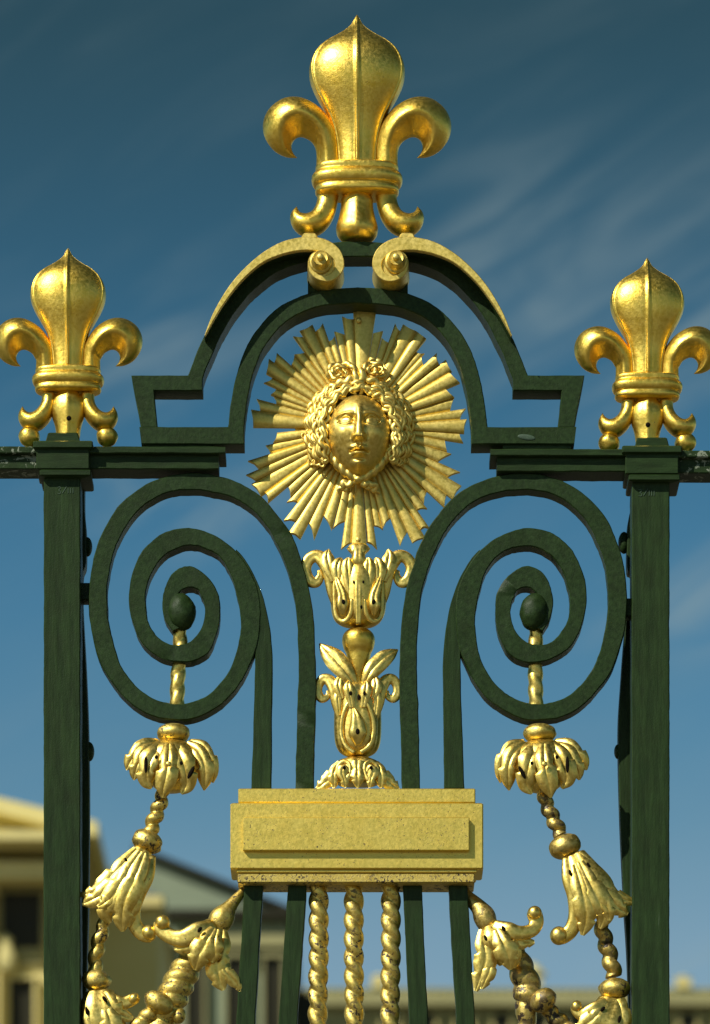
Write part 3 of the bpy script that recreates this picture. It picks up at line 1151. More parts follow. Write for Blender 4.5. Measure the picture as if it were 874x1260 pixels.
# mass of hair that the strands lie on
mb = MB()
rows = []
for i in range(17):
    u = i / 16
    row = []
    for j in range(120):
        ph = -126 + 252 * j / 119
        k = 0.90 + 0.67 * u
        bump = 2.4 * mnoise.noise(Vector((ph * 0.09, u * 5, 3))) + 1.6 * math.sin(ph * 0.33 + 7 * u)
        row.append(ringpt(ph, k, -14 + 27 * max(0.0, 1 - u ** 2.2) ** 0.6 * (0.80 + 0.20 * min(1, u * 5)) + bump))
    rows.append(row)
mb.grid(rows, False)
mb.build('hair_mass', M_GOLD_FACE, sunb, sharp=0)
for sg in (-1, 1):
    # rows of waved hair, parted above the brow and swept down past the temples
    for row_i in range(9):
        k = 0.955 + 0.070 * row_i
        w = 15.5 + 3.0 * math.sin(PI * min(1, row_i / 5)) - 0.34 * row_i * row_i
        r = rnd(2.4, 3.4) if row_i else 2.7
        st = 2 + max(0, row_i - 2) * 7
        en = 122 - abs(row_i - 4) * 2.0
        n_ = 4 if row_i < 5 else 3
        for si_ in range(n_):
            a0 = st + (en - st) * si_ / n_ - 5 * (si_ > 0)
            a1 = st + (en - st) * (si_ + 1) / n_ + 6
            j = rnd(-3, 3)
            pts = []
            for i in range(5):
                u = i / 4
                ph = a0 + (a1 - a0) * u + j
                kk = k + 0.05 * math.sin(PI * u) + 0.06 * u * u
                pts.append(ringpt(sg * ph, kk, w + 2.5 * math.sin(PI * u) - 1.5 * u + rnd(-1, 1)))
            x, y, w_ = pts[-1]
            out = 4.0 * sg
            pts += [(x + out * 0.9, y + 1.5, w_ - 0.5), (x + out * 1.2, y - 2.5, w_), (x + out * 0.6, y - 4, w_ + 1.0)]
            lock(pts, r * rnd(0.85, 1.2), rnd(1.6, 3.0), rnd(14, 24), rnd(0, 6))
    # loose ringlets hanging at the sides
    for cx_, cy_, R, w in ((46, -6, 6, 8), (51, 6, 6, 4), (44, 14, 6.5, 9), (56, 18, 5.5, 0), (49, 26, 6, 3), (40, 30, 5.5, 8), (56, -16, 6, 0), (60, 4, 5.0, -3)):
        st = rnd(0, 6)
        pts = []
        for i in range(9):
            a = st + sg * i * 0.95
            rr = R * (1 - i / 11)
            pts.append((FX + sg * cx_ + rr * math.cos(a), FY + cy_ + rr * math.sin(a), w + i * 0.7))
        lock(pts, 2.3, 0.4, 9, rnd(0, 6))
    # top knot loops
    c = (FX + sg * 22 - 2, FY - 73 - (1 if sg > 0 else -2))
    for R, w, r in ((13, 3, 3.4), (10.5, 8, 3.0), (7.6, 11, 2.6), (5.0, 13, 2.2)):
        pts = [(c[0] + R * 1.05 * math.cos(a), c[1] + R * 0.80 * math.sin(a), w + 2.5 * math.sin(a * 2 + R)) for a in [sg * (0.5 + i * 0.52) for i in range(13)]]
        lock(pts, r, 1.0, 12, rnd(0, 6), tip=0.8)
    pts = [(FX + sg * 2, FY - 66, 12), (FX + sg * 7, FY - 77, 12), (FX + sg * 13, FY - 82, 9), (FX + sg * 24, FY - 84, 6)]
    lock(pts, 3.8, 0.8, 13)
    pts = [(FX + sg * 2, FY - 62, 15), (FX + sg * 10, FY - 62, 15), (FX + sg * 22, FY - 58, 14), (FX + sg * 34, FY - 54, 9), (FX + sg * 41, FY - 48, 4)]
    lock(pts, 4.4, 1.8, 13, rnd(0, 6))
    # braid under the jaw, tied below the chin
    mb = MB()
    rope(mb, [(FX + sg * 39, FY + 14, 8, 5.0), (FX + sg * 35, FY + 28, 9, 6.0), (FX + sg * 27, FY + 41, 9, 6.3), (FX + sg * 15, FY + 52, 8, 6.3), (FX + sg * 3, FY + 59, 7, 5.8)], 11, 2, 0.32, 18, -sg, 1.2)
    mb.build('braid', M_GOLD_FACE, sunb, sharp=0)
    lock([(FX - 1 + sg * 2, FY + 60, 7), (FX - 1 + sg * 9, FY + 66, 6), (FX - 1 + sg * 17, FY + 65, 5), (FX - 1 + sg * 22, FY + 70, 3), (FX - 1 + sg * 25, FY + 77, 0)], 4.2, 1.8, 10)
    lock([(FX - 1 + sg * 3, FY + 60, 5), (FX - 1 + sg * 12, FY + 69, 3), (FX - 1 + sg * 20, FY + 73, 1), (FX - 1 + sg * 27, FY + 75, -3)], 3.4, 1.5, 9, 2)
lock([(FX - 11, FY - 47, 19), (FX - 3, FY - 52, 20), (FX + 6, FY - 55, 18), (FX + 14, FY - 52, 15)], 3.4, 1.2, 14)
lock([(FX + 11, FY - 48, 18), (FX + 3, FY - 53, 19), (FX - 6, FY - 57, 18), (FX - 13, FY - 55, 14)], 3.4, 1.2, 14, 2)
lock([(FX - 7, FY - 56, 17), (FX, FY - 60, 18), (FX + 8, FY - 60, 15)], 4.0, 0.8, 14)
for dx, dy in ((-3, -68), (3, -70)):
    lock([(FX + dx, FY + dy + 14, 15), (FX + dx * 1.4, FY + dy, 16), (FX + dx, FY + dy - 11, 11)], 5, 0.8, 14)
mb = MB()
bead(mb, FX - 1, FY + 60, 8, 6.5, 5, 6, 0)
mb.build('braid_knot', M_GOLD_FACE, sunb)

# ------------------------------------------------------------------ gilded leafwork
class Orn:
    """one ornament: first mesh built is the part, later ones are its pieces"""
    def __init__(self, conv=None, root=None):
        self.conv = conv or (lambda p: p)
        self.root = root

    def put(self, mb, name, mat, sharp=0, label=None):
        o = mb.build(name, mat, self.root if self.root is not None else gate, sharp=sharp, label=label)
        if self.root is None:
            self.root = o
        return o

    def leaf(self, pts, mat=None, groove=0.3, name='leaf', n=22, wide=0.24, fat=None, lobes=2.5, flare=3.0, **_):
        """pts: (x, y, w, half width[, half depth]) in drawing units"""
        if name in ('leaf', 'leaf_tip', 'long_leaf', 'spear_leaf'):
            return self.blade(pts, mat, name, 1.14 if fat is None else fat, lobes if name in ('leaf', 'long_leaf') else 0, flare if name in ('leaf', 'long_leaf') else 0)
        f_ = 1.06 if fat is None else fat
        P = [(*p[:3], p[3] * f_, p[4] if len(p) > 4 else p[3] * (0.52 if name != 'leaf_body' else 0.6)) for p in pts]
        mb = MB()
        sweep(mb, P, n, 6, leaf_sec(groove, wide, 0))
        return self.put(mb, name, mat or M_GOLD_LEAF)

    def blade(self, pts, mat, name, fat, lobes, flare):
        """thin chased leaf: two swelling halves along a sunk vein, cut edges, toothed margin"""
        P = crom([(*p[:4], p[4] if len(p) > 4 else p[3] * 0.36) for p in pts], 9)
        fr = frames(P)
        L = len(P)
        prof = [-1, -0.93, -0.8, -0.6, -0.4, -0.22, -0.1, 0, 0.1, 0.22, 0.4, 0.6, 0.8, 0.93, 1]
        rows = []
        sd = random.random() * 0.3
        for i, (p, (T, Sd, N)) in enumerate(zip(P, fr)):
            u = i / (L - 1)
            row = []
            for c in prof:
                a = p[3] * fat
                if lobes:
                    q = (u * lobes + sd + 0.12 * (c > 0)) % 1.0
                    a *= 1.10 - 0.34 * max(0.0, (q - 0.62) / 0.38) * min(1, u * 3) * min(1, (1 - u) * 8)
                hump = 0.40 * math.sin(PI * min(1, abs(c))) ** 0.8 + 0.52 * (1 - c * c)
                vein = 0.16 * (0.5 + 0.5 * math.cos(abs(c) * 9.0 - u * 26)) * (abs(c) > 0.15) * (abs(c) < 0.95)
                z = p[4] * (hump - vein * 0.5) + flare * u ** 4
                row.append(Vector(p[:3]) + Sd * (a * c) + N * z)
            th = 1.1
            back = [q - N * (th + 0.6 * p[4] * (1 - c * c)) for q, c in zip(row[1:-1], prof[1:-1])]
            rows.append([tuple(q) for q in row] + [tuple(q) for q in back[::-1]])
        mb = MB()
        mb.grid(rows)
        return self.put(mb, name, mat or M_GOLD_LEAF, sharp=50)

    def tube(self, pts, mat=None, name='curl'):
        mb = MB()
        sweep(mb, [(*p[:4], p[3]) for p in pts], 16, 6)
        return self.put(mb, name, mat or M_GOLD_LEAF)

    def hole(self, x, y, w, r, rot=0, long=1.5):
        mb = MB()
        bead(mb, x, y, w, r, r * long, r * 0.8, rot, 12, 8)
        return self.put(mb, 'pierced_hole', M_HOLE)

    def bead(self, *a, mat=None, name='bead', label=None, **k):
        mb = MB()
        bead(mb, *a, **k)
        return self.put(mb, name, mat or M_GOLD_SPOT, label=label)


def cup(prof, X, W, flute=0.06, nf=10, n=56, ph=0.0, dr=0.85):
    """fluted cup turned on a vertical axis: prof = (half width, y)"""
    P = crom(prof, 5)
    mb = MB()
    rows = []
    for h, y in P:
        row = []
        for j in range(n):
            th = 2 * PI * j / n
            k = 1 + flute * (abs(math.cos(nf / 2 * th + ph)) ** 0.6 - 0.6)
            row.append((X + h * k * math.cos(th), y, W + h * dr * k * math.sin(th)))
        rows.append(row)
    mb.grid(rows)
    return mb


def z6(x, y):
    return 340 + x / 3.82, 650 + y / 3.82


AX = 441.3
# upper tulip
O1 = Orn()
mb = cup([(20, 697), (28, 700), (33, 712), (34.2, 728), (33.5, 745), (31.5, 757), (27, 765), (18, 770.5), (6, 773), (2, 773.3)], AX, 0, 0.10, 6, 64, PI / 2 + 0.4, 0.72)
O1.put(mb, 'tulip_ornament', M_GOLD_LEAF, label='upper gilded tulip cup with curled leaf tips')
for sg in (-1, 1):
    f = lambda x, y, w, a, b_=None: (AX + sg * x, y, w, a) if b_ is None else (AX + sg * x, y, w, a, b_)
    # outer leaf that rolls over into a curl
    O1.leaf([f(26, 752, 3, 3), f(31, 730, 6, 7), f(34, 708, 7, 9), f(41, 692, 6, 9), f(51, 684, 5, 7.5), f(61, 688, 4, 7), f(65.5, 700, 4, 7), f(61, 713, 4, 7), f(52, 716, 4, 6), f(47, 708, 4, 4.5), f(49, 701, 4, 2)], name='rolled_leaf', groove=0.25)
    O1.leaf([f(30, 715, 14, 4), f(36, 697, 13, 8), f(38, 684, 11, 6.5), f(36.5, 675, 9, 1)], name='leaf_tip', groove=0.4)
    O1.leaf([f(24, 720, 18, 4), f(26, 703, 18, 7), f(24, 692, 17, 6), f(21, 686, 15, 1.5)], name='leaf_tip', groove=0.4)
    O1.leaf([f(9, 735, 21, 3), f(12, 710, 21, 7), f(13, 694, 20, 6.5), f(12, 686, 19, 2)], name='leaf_tip', groove=0.4)
    # raised teardrop on the face of the cup
    O1.leaf([f(8, 738, 23.5, 2.4), f(10, 756, 22, 2.6), f(18, 764, 19, 2.6), f(27, 757, 17, 2.6), f(29, 738, 17, 2.6), f(29, 718, 17.5, 2.5), f(25, 706, 18.5, 1.5)], name='raised_rim', groove=0.0)
    O1.leaf([f(19, 757, 21, 2), f(20, 746, 22.5, 7.5, 6), f(20, 733, 22, 6.5, 5), f(25, 718, 20, 4.5, 4), f(28, 707, 18, 1.5)], name='teardrop', groove=0.35)
    O1.hole(AX + sg * 18.5, 740.5, 28.2, 2.2, sg * 12)
    O1.hole(AX + sg * 6, 716, 25.5, 1.3)
O1.hole(AX + 3, 747, 24.2, 2.0)
O1.leaf([(AX, 768, 22, 3), (AX, 740, 24, 4.5), (AX, 715, 23, 5), (AX, 700, 21, 3)], name='midrib', groove=0.35)
# bud between tulip and sun
O1.leaf([(AX, 705, 14, 4), (AX, 692, 15, 9, 8), (AX, 683, 14, 8, 8), (AX, 675, 11, 13, 9), (AX, 671, 8, 9, 6)], name='bud', groove=0.2)
for sg in (-1, 1):
    O1.leaf([(AX + sg * 2, 684, 18, 3), (AX + sg * 6, 677, 18, 4), (AX + sg * 11, 675, 14, 3), (AX + sg * 13.5, 673, 10, 1)], name='bud_lip', groove=0.1)

# neck and spear leaves
O2 = Orn()
mb = cup([(3, 773.6), (12, 775), (18.5, 781), (20.2, 789), (18.5, 797.5), (15.5, 804), (14, 812), (11.5, 824), (8, 834), (6, 846)], AX, 2, 0.0, 2, 40, 0, 0.95)
O2.put(mb, 'knob_neck', M_GOLD, label='gilded pear shaped knob with two spear leaves')
O2.leaf([(AX - 1, 848, 12, 2.5), (AX - 14, 831, 15, 9, 3.5), (AX - 28, 813, 12, 11.5, 3.5), (AX - 39, 801, 8, 8, 3), (AX - 48, 790, 3, 0.8)], groove=0.6, name='spear_leaf', wide=0.5)
O2.leaf([(AX + 5, 848, 12, 2.5), (AX + 15, 829, 15, 8.5, 3.5), (AX + 29, 813, 12, 9.5, 3.5), (AX + 40, 804, 8, 6.5, 3), (AX + 48.5, 797.5, 3, 0.8)], groove=0.6, name='spear_leaf', wide=0.5)

# lower tulip
O3 = Orn()
mb = cup([(18, 842), (25, 848), (27.5, 862), (28, 880), (28, 900), (26.5, 915), (22, 925), (14, 930.5), (5, 932.5), (2, 933)], AX - 1, 0, 0.10, 6, 64, 0.3, 0.75)
O3.put(mb, 'tulip_ornament', M_GOLD_LEAF, label='lower gilded tulip cup below the spear leaves')
for sg in (-1, 1):
    f = lambda x, y, w, a, b_=None: (AX - 1 + sg * x, y, w, a) if b_ is None else (AX - 1 + sg * x, y, w, a, b_)
    O3.leaf([f(22, 885, 8, 3), f(26, 866, 9, 6), f(28, 850, 9, 7.5), f(34, 838, 7, 7), f(42, 835, 6, 6), f(48, 842, 5, 5.5), f(49, 852, 5, 5.5), f(44, 859, 5, 5), f(37, 856, 5, 3.6), f(37, 849, 5, 1.5)], name='rolled_leaf', groove=0.25)
    O3.leaf([f(19, 860, 17, 4), f(23, 846, 17, 6), f(22, 836, 15, 4.5), f(20.5, 831, 13, 1)], name='leaf_tip', groove=0.4)
    O3.leaf([f(7, 870, 22, 3), f(10, 852, 23, 6), f(11, 843, 22, 5), f(10, 837, 20, 1.2)], name='leaf_tip', groove=0.4)
    O3.leaf([f(22, 880, 16, 2.5), f(24, 862, 16.5, 5), f(23, 852, 16, 4), f(22, 846, 15, 1)], name='leaf_tip', groove=0.4)
    O3.leaf([f(4, 926, 21.5, 2.4), f(14, 918, 20.5, 2.5), f(19.5, 903, 19, 2.5), f(19, 885, 20, 2.4), f(14, 870, 21.5, 2.3), f(9, 862, 22, 1.2)], name='raised_rim', groove=0.0)
    O3.hole(AX - 1 + sg * 8.5, 853, 26.4, 1.9)
O3.leaf([(AX - 1, 916, 21, 3), (AX - 1, 904, 23.5, 10.5, 6), (AX - 1, 893, 24, 9.5, 6), (AX - 3, 881, 24, 6, 5), (AX - 6, 871, 23, 2)], name='teardrop', groove=0.3)
O3.hole(AX - 1, 900, 29, 2.5)
O3.hole(AX + 0.5, 858, 24, 1.8, 0, 2.2)

# skirt of leaves on the plaque
O4 = Orn()
mb = cup([(2, 932.5), (12, 933), (22, 936), (27, 942), (29, 950), (30, 958), (28, 964)], AX - 1, 0, 0.12, 6, 56, 0.2, 0.8)
O4.put(mb, 'leaf_skirt', M_GOLD_LEAF, label='gilded skirt of scrolled leaves standing on the plaque')
for sg in (-1, 1):
    f = lambda x, y, w, a, b_=None: (AX - 1 + sg * x, y, w, a) if b_ is None else (AX - 1 + sg * x, y, w, a, b_)
    O4.leaf([f(20, 940, 14, 5), f(28, 950, 15, 7), f(36, 960, 14, 7.5), f(45, 967, 12, 6), f(50, 969.4, 10, 1)], groove=0.35)
    O4.leaf([f(26, 942, 17, 3), f(29, 953, 19, 6), f(29, 963, 18, 5), f(29, 968.5, 16, 1.5)], groove=0.35)
    O4.leaf([f(16, 958, 22, 2.4), f(23, 953, 21, 2.6), f(24, 943, 20, 2.6), f(17, 936.5, 20, 2.6), f(9.5, 941, 22, 2.6), f(9.5, 952, 23.5, 2.4), f(14, 960, 24, 3.5), f(19, 967.5, 22, 2)], name='scroll', groove=0.0)
    O4.leaf([f(12, 950, 24, 2), f(17, 945, 24.5, 4.5), f(19, 951, 24.5, 5), f(16, 962, 24, 4), f(15, 968, 22, 1)], groove=0.2)
    O4.hole(AX - 1 + sg * 16.5, 944.5, 28, 2.1, 0, 1.1)
O4.leaf([(AX - 1, 936, 22, 7), (AX - 1, 948, 24, 6), (AX - 1, 958, 25, 7), (AX - 1, 969, 22, 1)], groove=0.3)


# ---- rods and leaf bells on both sides
def side(sg):
    fx = (lambda x: x) if sg < 0 else (lambda x: 2 * (CX - 1.5) - x)

    def z7(x, y):
        return 140 + x / 6.243, 880 + y / 6.243

    def q7(x, y, w, a, b_=None):
        X, Y = z7(x, y)
        return (fx(X), Y, w, a / 6.243) if b_ is None else (fx(X), Y, w, a / 6.243, b_ / 6.243)
    mb = MB()
    xs = 221 if sg < 0 else 2 * CX - 221
    rope(mb, [(xs, 770, -2, 8.8), (xs - 1 * -sg * -1, 800, -4, 9.4), (fx(219), 835, -4, 9.6), (fx(218), 872, -4, 9.6)], 20, 2, 0.2, 24, -sg, 1.6)
    mb.build('twisted_rod', M_GOLD_LEAF, gate, sharp=0, label='short gilded twisted rod inside the green volute')
    A = Orn()
    X, Y = z7(460, 140)
    A.bead(fx(X), Y, 3, 20.5, 11.5, 19, mat=M_GOLD_SPOT, name='leaf_bell', pw=0.8, jit=0.1, label='drooping gilded leaf bell hanging under the volute')
    mb = MB()
    P = [(z7(0, y)[1], h / 6.243) for y, h in ((195, 60), (215, 140), (270, 215), (350, 245), (420, 235), (480, 200), (540, 145), (590, 80))]
    rows = []
    for y, h in crom(P, 4):
        rows.append([(fx(140 + 438 / 6.243) + h * math.cos(2 * PI * j / 40), y, 2 + 0.75 * h * math.sin(2 * PI * j / 40)) for j in range(40)])
    mb.grid(rows)
    A.put(mb, 'bell_body', M_GOLD_LEAF)
    L = A.leaf
    cap = dict(fat=1.05, lobes=1.6, flare=2.0)
    L([q7(350, 208, 10, 30, 10), q7(250, 240, 16, 58, 22), q7(170, 310, 18, 62, 24), q7(125, 375, 16, 46, 18), q7(100, 420, 14, 6, 4)], **cap)
    L([q7(340, 225, 14, 34, 12), q7(250, 290, 21, 60, 24), q7(190, 385, 22, 60, 24), q7(165, 450, 19, 40, 18), q7(156, 495, 17, 6, 4)], **cap)
    L([q7(375, 225, 21, 40, 14), q7(310, 320, 28, 82, 30), q7(262, 430, 29, 78, 30), q7(258, 510, 26, 52, 20), q7(290, 560, 24, 10, 5)], **cap)
    L([q7(480, 222, 22, 40, 14), q7(525, 340, 31, 84, 30), q7(555, 450, 31, 80, 30), q7(560, 540, 27, 54, 20), q7(520, 600, 25, 10, 5)], **cap)
    L([q7(425, 216, 27, 36, 14), q7(425, 330, 35, 66, 26), q7(410, 460, 37, 74, 30), q7(385, 560, 34, 56, 24), q7(375, 628, 31, 10, 5)], **cap)
    L([q7(560, 215, 14, 34, 12), q7(650, 290, 20, 60, 24), q7(700, 400, 22, 66, 26), q7(702, 500, 19, 46, 18), q7(695, 570, 15, 6, 4)], **cap)
    L([q7(575, 208, 10, 28, 10), q7(675, 250, 14, 52, 20), q7(738, 340, 16, 54, 22), q7(762, 440, 14, 38, 16), q7(762, 515, 11, 6, 4)], **cap)
    for hx, hy, rt in ((328, 322, 0), (520, 368, 0)):
        X, Y = z7(hx, hy)
        A.hole(fx(X), Y, 41 if hx < 400 else 42, 2.1, 0, 1.2)
    X, Y = z7(248, 380)
    A.hole(fx(X), Y, 35, 2.3, 0, 4.5)
    X, Y = z7(595, 440)
    A.hole(fx(X), Y, 35.5, 2.6, 28 * -sg, 3.4)
    X, Y = z7(422, 375)
    A.bead(fx(X), Y, 45.5, 3.4, 3.4, 1.6, mat=M_GOLD_LEAF, name='screw')

    if sg < 0:
        def z(x, y):
            return 90 + x / 3.973, 1020 + y / 3.973
        wm = M_GOLD_SPOT
    else:
        def z(x, y):
            return 570 + x / 3.973, 1020 + y / 3.973
        wm = M_GOLD_WORN

    def q(x, y, w, a, b_=None):
        X, Y = z(x, y)
        return (X, Y, w, a / 3.973) if b_ is None else (X, Y, w, a / 3.973, b_ / 3.973)
    spx = lambda pts: [q(*p) for p in pts]
    # upper link of knuckles, bead and leaf bell
    B = Orn()
    mb = MB()
    if sg < 0:
        rope(mb, spx([(445, -195, 6, 34), (425, -120, 6, 40), (395, -40, 5, 42), (375, 25, 5, 40)]), 17, 1, 0.42, 24, 1, 1.2)
    else:
        rope(mb, spx([(385, -190, 6, 34), (412, -110, 6, 40), (450, -30, 5, 42), (480, 30, 5, 40)]), 17, 1, 0.42, 24, -1, 1.2)
    B.put(mb, 'knuckled_rod', wm, label='spotted gilded knuckled rod ending in a leaf spray beside the post')
    if sg < 0:
        B.bead(*z(362, 62), 6, 19.5, 14.5, 18, 22, mat=wm, jit=0.12)
        L = lambda p, **k: B.leaf(spx(p), **k)
        L([(345, 95, 10, 40), (300, 190, 14, 66), (240, 290, 14, 90), (200, 370, 10, 70)], groove=0.12, name='leaf_body', n=40, ribs=5, fat=1.12)
        L([(315, 100, 16, 20), (240, 200, 20, 44), (165, 275, 20, 44), (100, 310, 16, 32), (38, 318, 10, 8)], groove=0.35)
        L([(305, 150, 20, 18), (215, 260, 24, 36), (140, 325, 22, 40), (85, 350, 18, 30), (50, 362, 14, 8)], groove=0.3)
        L([(330, 110, 22, 18), (265, 230, 27, 42), (200, 330, 27, 46), (160, 400, 22, 36), (178, 448, 16, 8)], groove=0.35)
        L([(265, 250, 24, 14), (205, 310, 27, 30), (160, 360, 26, 30), (125, 378, 22, 6)], groove=0.3)
        L([(350, 115, 22, 20), (305, 240, 28, 46), (255, 350, 28, 48), (240, 440, 23, 36), (242, 492, 18, 8)], groove=0.35)
        L([(320, 270, 22, 14), (295, 350, 25, 34), (275, 420, 22, 30), (270, 470, 18, 6)], groove=0.3)
        L([(380, 130, 14, 24), (362, 230, 18, 34), (318, 320, 18, 36), (292, 400, 16, 36), (305, 470, 14, 34), (345, 510, 13, 36), (378, 512, 13, 38)], groove=0.15, name='curled_leaf')
        B.bead(*z(372, 510), 12, 9.8, 10.4, 10, 0, mat=M_GOLD_LEAF, name='curl_end')
        B.hole(*z(258, 150), 26, 1.6, -30, 1.8)
        B.hole(*z(338, 203), 26.5, 2.0, 15, 1.8)
    else:
        B.bead(*z(498, 86), 6, 20, 15, 18, -20, mat=wm, jit=0.12)
        L = lambda p, **k: B.leaf(spx(p), **k)
        L([(545, 125, 10, 50), (580, 200, 14, 72), (630, 300, 14, 100), (660, 380, 10, 80)], groove=0.12, name='leaf_body', n=40, ribs=5, fat=1.12)
        L([(560, 120, 16, 26), (630, 215, 20, 40), (690, 290, 20, 38), (760, 335, 16, 30), (828, 352, 10, 14)], groove=0.3)
        L([(600, 200, 20, 16), (670, 300, 24, 38), (730, 360, 22, 42), (775, 395, 18, 34), (800, 408, 14, 8)], groove=0.3)
        L([(570, 160, 22, 18), (620, 270, 27, 44), (665, 360, 27, 50), (690, 420, 22, 40), (672, 478, 16, 8)], groove=0.35)
        L([(640, 270, 24, 14), (680, 340, 27, 34), (710, 400, 26, 30), (715, 440, 22, 8)], groove=0.3)
        L([(545, 170, 22, 18), (575, 280, 27, 42), (595, 380, 27, 46), (600, 450, 23, 38), (585, 512, 18, 8)], groove=0.35)
        L([(610, 300, 22, 14), (620, 380, 25, 34), (615, 440, 22, 30), (605, 480, 18, 6)], groove=0.3)
        L([(510, 140, 14, 24), (520, 240, 18, 36), (548, 330, 18, 38), (555, 420, 16, 38), (530, 490, 14, 34), (495, 518, 13, 36), (470, 522, 13, 40)], groove=0.15, name='curled_leaf')
        B.bead(*z(468, 522), 12, 11, 11.4, 11, 0, mat=M_GOLD_LEAF, name='curl_end')
        B.hole(*z(524, 214), 27, 2.0, -15, 1.9)
        B.hole(*z(612, 175), 25, 1.8, -30, 1.8)
    # lower knuckles and the next bell
    D = Orn()
    mb = MB()
    if sg < 0:
        rope(mb, spx([(162, 430, -4, 34), (132, 530, -3, 40), (112, 620, -2, 40), (108, 700, -2, 38)]), 21, 1, 0.42, 24, 1, 1.2)
        D.put(mb, 'knuckled_rod', wm, label='lower spotted knuckled rod with the next leaf spray')
        D.bead(*z(115, 742), 2, 18, 13.5, 17, 6, mat=wm, jit=0.12)
        L = lambda p, **k: D.leaf(spx(p), **k)
        L([(130, 795, 4, 66), (135, 860, 7, 92), (150, 950, 7, 100), (170, 1080, 5, 70)], groove=0.12, name='leaf_body', n=40, ribs=5, fat=1.12)
        L([(110, 800, 12, 30), (110, 880, 16, 46), (100, 980, 16, 44), (90, 1080, 12, 10)], groove=0.35)
        L([(150, 800, 14, 26), (190, 870, 18, 44), (230, 905, 16, 36), (290, 925, 12, 10)], groove=0.3)
        L([(160, 800, 10, 24), (210, 845, 14, 34), (255, 850, 14, 30), (295, 832, 14, 28), (300, 826, 14, 26)], groove=0.15, name='curled_leaf')
        D.bead(*z(297, 830), 14, 6.6, 8, 7, 30, mat=M_GOLD_LEAF, name='curl_end')
        L([(150, 860, 18, 20), (180, 930, 20, 44), (190, 1010, 18, 40), (185, 1090, 12, 8)], groove=0.35)
        D.hole(*z(155, 832), 24, 2.2, -35, 2.0)
        D.hole(*z(68, 890), 21, 2.2, -10, 2.4)
    else:
        rope(mb, spx([(672, 450, -4, 40), (690, 530, -3, 44), (715, 620, -2, 46), (738, 720, -2, 46)]), 21, 1, 0.42, 24, -1, 1.2)
        D.put(mb, 'knuckled_rod', wm, label='lower dark spotted knuckled rod with the next leaf spray')
        D.bead(*z(740, 782), 2, 20, 13.5, 18, -2, mat=M_GOLD_SPOT, jit=0.12)
        L = lambda p, **k: D.leaf(spx(p), **k)
        L([(735, 835, 4, 66), (720, 890, 7, 86), (690, 960, 7, 110), (660, 1080, 5, 80)], groove=0.12, name='leaf_body', n=40, ribs=5, fat=1.12)
        L([(750, 835, 12, 34), (770, 900, 15, 40), (770, 980, 14, 40), (760, 1080, 12, 10)], groove=0.35)
        L([(700, 840, 14, 24), (650, 880, 17, 36), (595, 905, 15, 34), (560, 890, 14, 28), (552, 865, 14, 26)], groove=0.15, name='curled_leaf')
        D.bead(*z(554, 868), 14, 6.8, 7.6, 7, 20, mat=M_GOLD_LEAF, name='curl_end')
        L([(700, 860, 17, 20), (650, 920, 20, 40), (590, 965, 18, 36), (540, 1000, 12, 10)], groove=0.3)
        D.hole(*z(683, 880), 22, 2.1, 40, 1.8)
        D.hole(*z(765, 930), 21, 2.0, 10, 2.4)
    # cone and leaf spray springing from the plaque corner
    E = Orn()
    mb = MB()
    if sg < 0:
        sweep(mb, spx([(845, 275, -4, 12, 12), (815, 315, -2, 22, 22), (770, 375, 2, 34, 34), (740, 420, 4, 56, 54), (715, 455, 5, 60, 56), (690, 480, 5, 44, 40), (680, 492, 5, 8, 8)]), 24, 5)
        E.put(mb, 'spray_stem', wm, label='gilded cone and leaf spray reaching out from the plaque corner')
        L = lambda p, **k: E.leaf(spx(p), **k)
        L([(700, 470, 8, 50), (660, 530, 12, 76), (640, 610, 10, 60), (625, 660, 8, 30)], groove=0.12, name='leaf_body', n=40, ribs=5, fat=1.12)
        L([(690, 465, 16, 26), (620, 500, 22, 46), (545, 535, 22, 44), (480, 525, 20, 36), (435, 490, 18, 36), (430, 455, 18, 36)], groove=0.15, name='curled_leaf')
        E.bead(*z(438, 458), 19, 9.6, 9.6, 9.4, 0, mat=M_GOLD_LEAF, name='curl_end')
        L([(640, 510, 18, 16), (580, 560, 21, 34), (530, 578, 19, 28), (498, 585, 16, 8)], groove=0.3)
        L([(690, 485, 24, 20), (650, 560, 29, 46), (615, 625, 27, 48), (598, 682, 21, 8)], groove=0.35)
        L([(705, 490, 24, 18), (690, 560, 28, 36), (688, 610, 26, 36), (680, 645, 22, 8)], groove=0.3)
        L([(725, 490, 12, 22), (725, 580, 16, 40), (705, 660, 16, 46), (715, 730, 14, 42), (735, 785, 11, 8)], groove=0.3, name='long_leaf')
        L([(735, 620, 14, 14), (745, 690, 17, 28), (780, 735, 15, 26), (808, 770, 12, 16), (815, 785, 10, 6)], groove=0.3)
        E.hole(*z(620, 492), 33, 2.3, 35, 1.7)
        E.hole(*z(710, 534), 27, 2.0, 10, 1.8)
        G = Orn()
        mb = MB()
        rope(mb, spx([(612, 580, -6, 52), (560, 670, -4, 74), (500, 790, -2, 82), (455, 900, -2, 78), (400, 1020, -2, 70), (330, 1180, -4, 62)]), 17, 2, 0.17, 34, 1, 1.6)
        G.put(mb, 'thick_twisted_stem', M_GOLD_SPOT, label='thick gilded twisted stem leaning under the leaf spray')
        G.bead(*z(420, 850), 16, 19.5, 13.5, 16, 30, jit=0.1)
        mb = MB()
        rope(mb, spx([(420, 850, 8, 42), (370, 915, 8, 44), (315, 970, 6, 44), (230, 1080, 2, 42)]), 16, 1, 0.25, 24, 1, 1.4)
        G.put(mb, 'side_stem', M_GOLD_SPOT)
        G.bead(*z(520, 915), 12, 8, 10, 9, 25, jit=0.1)
    else:
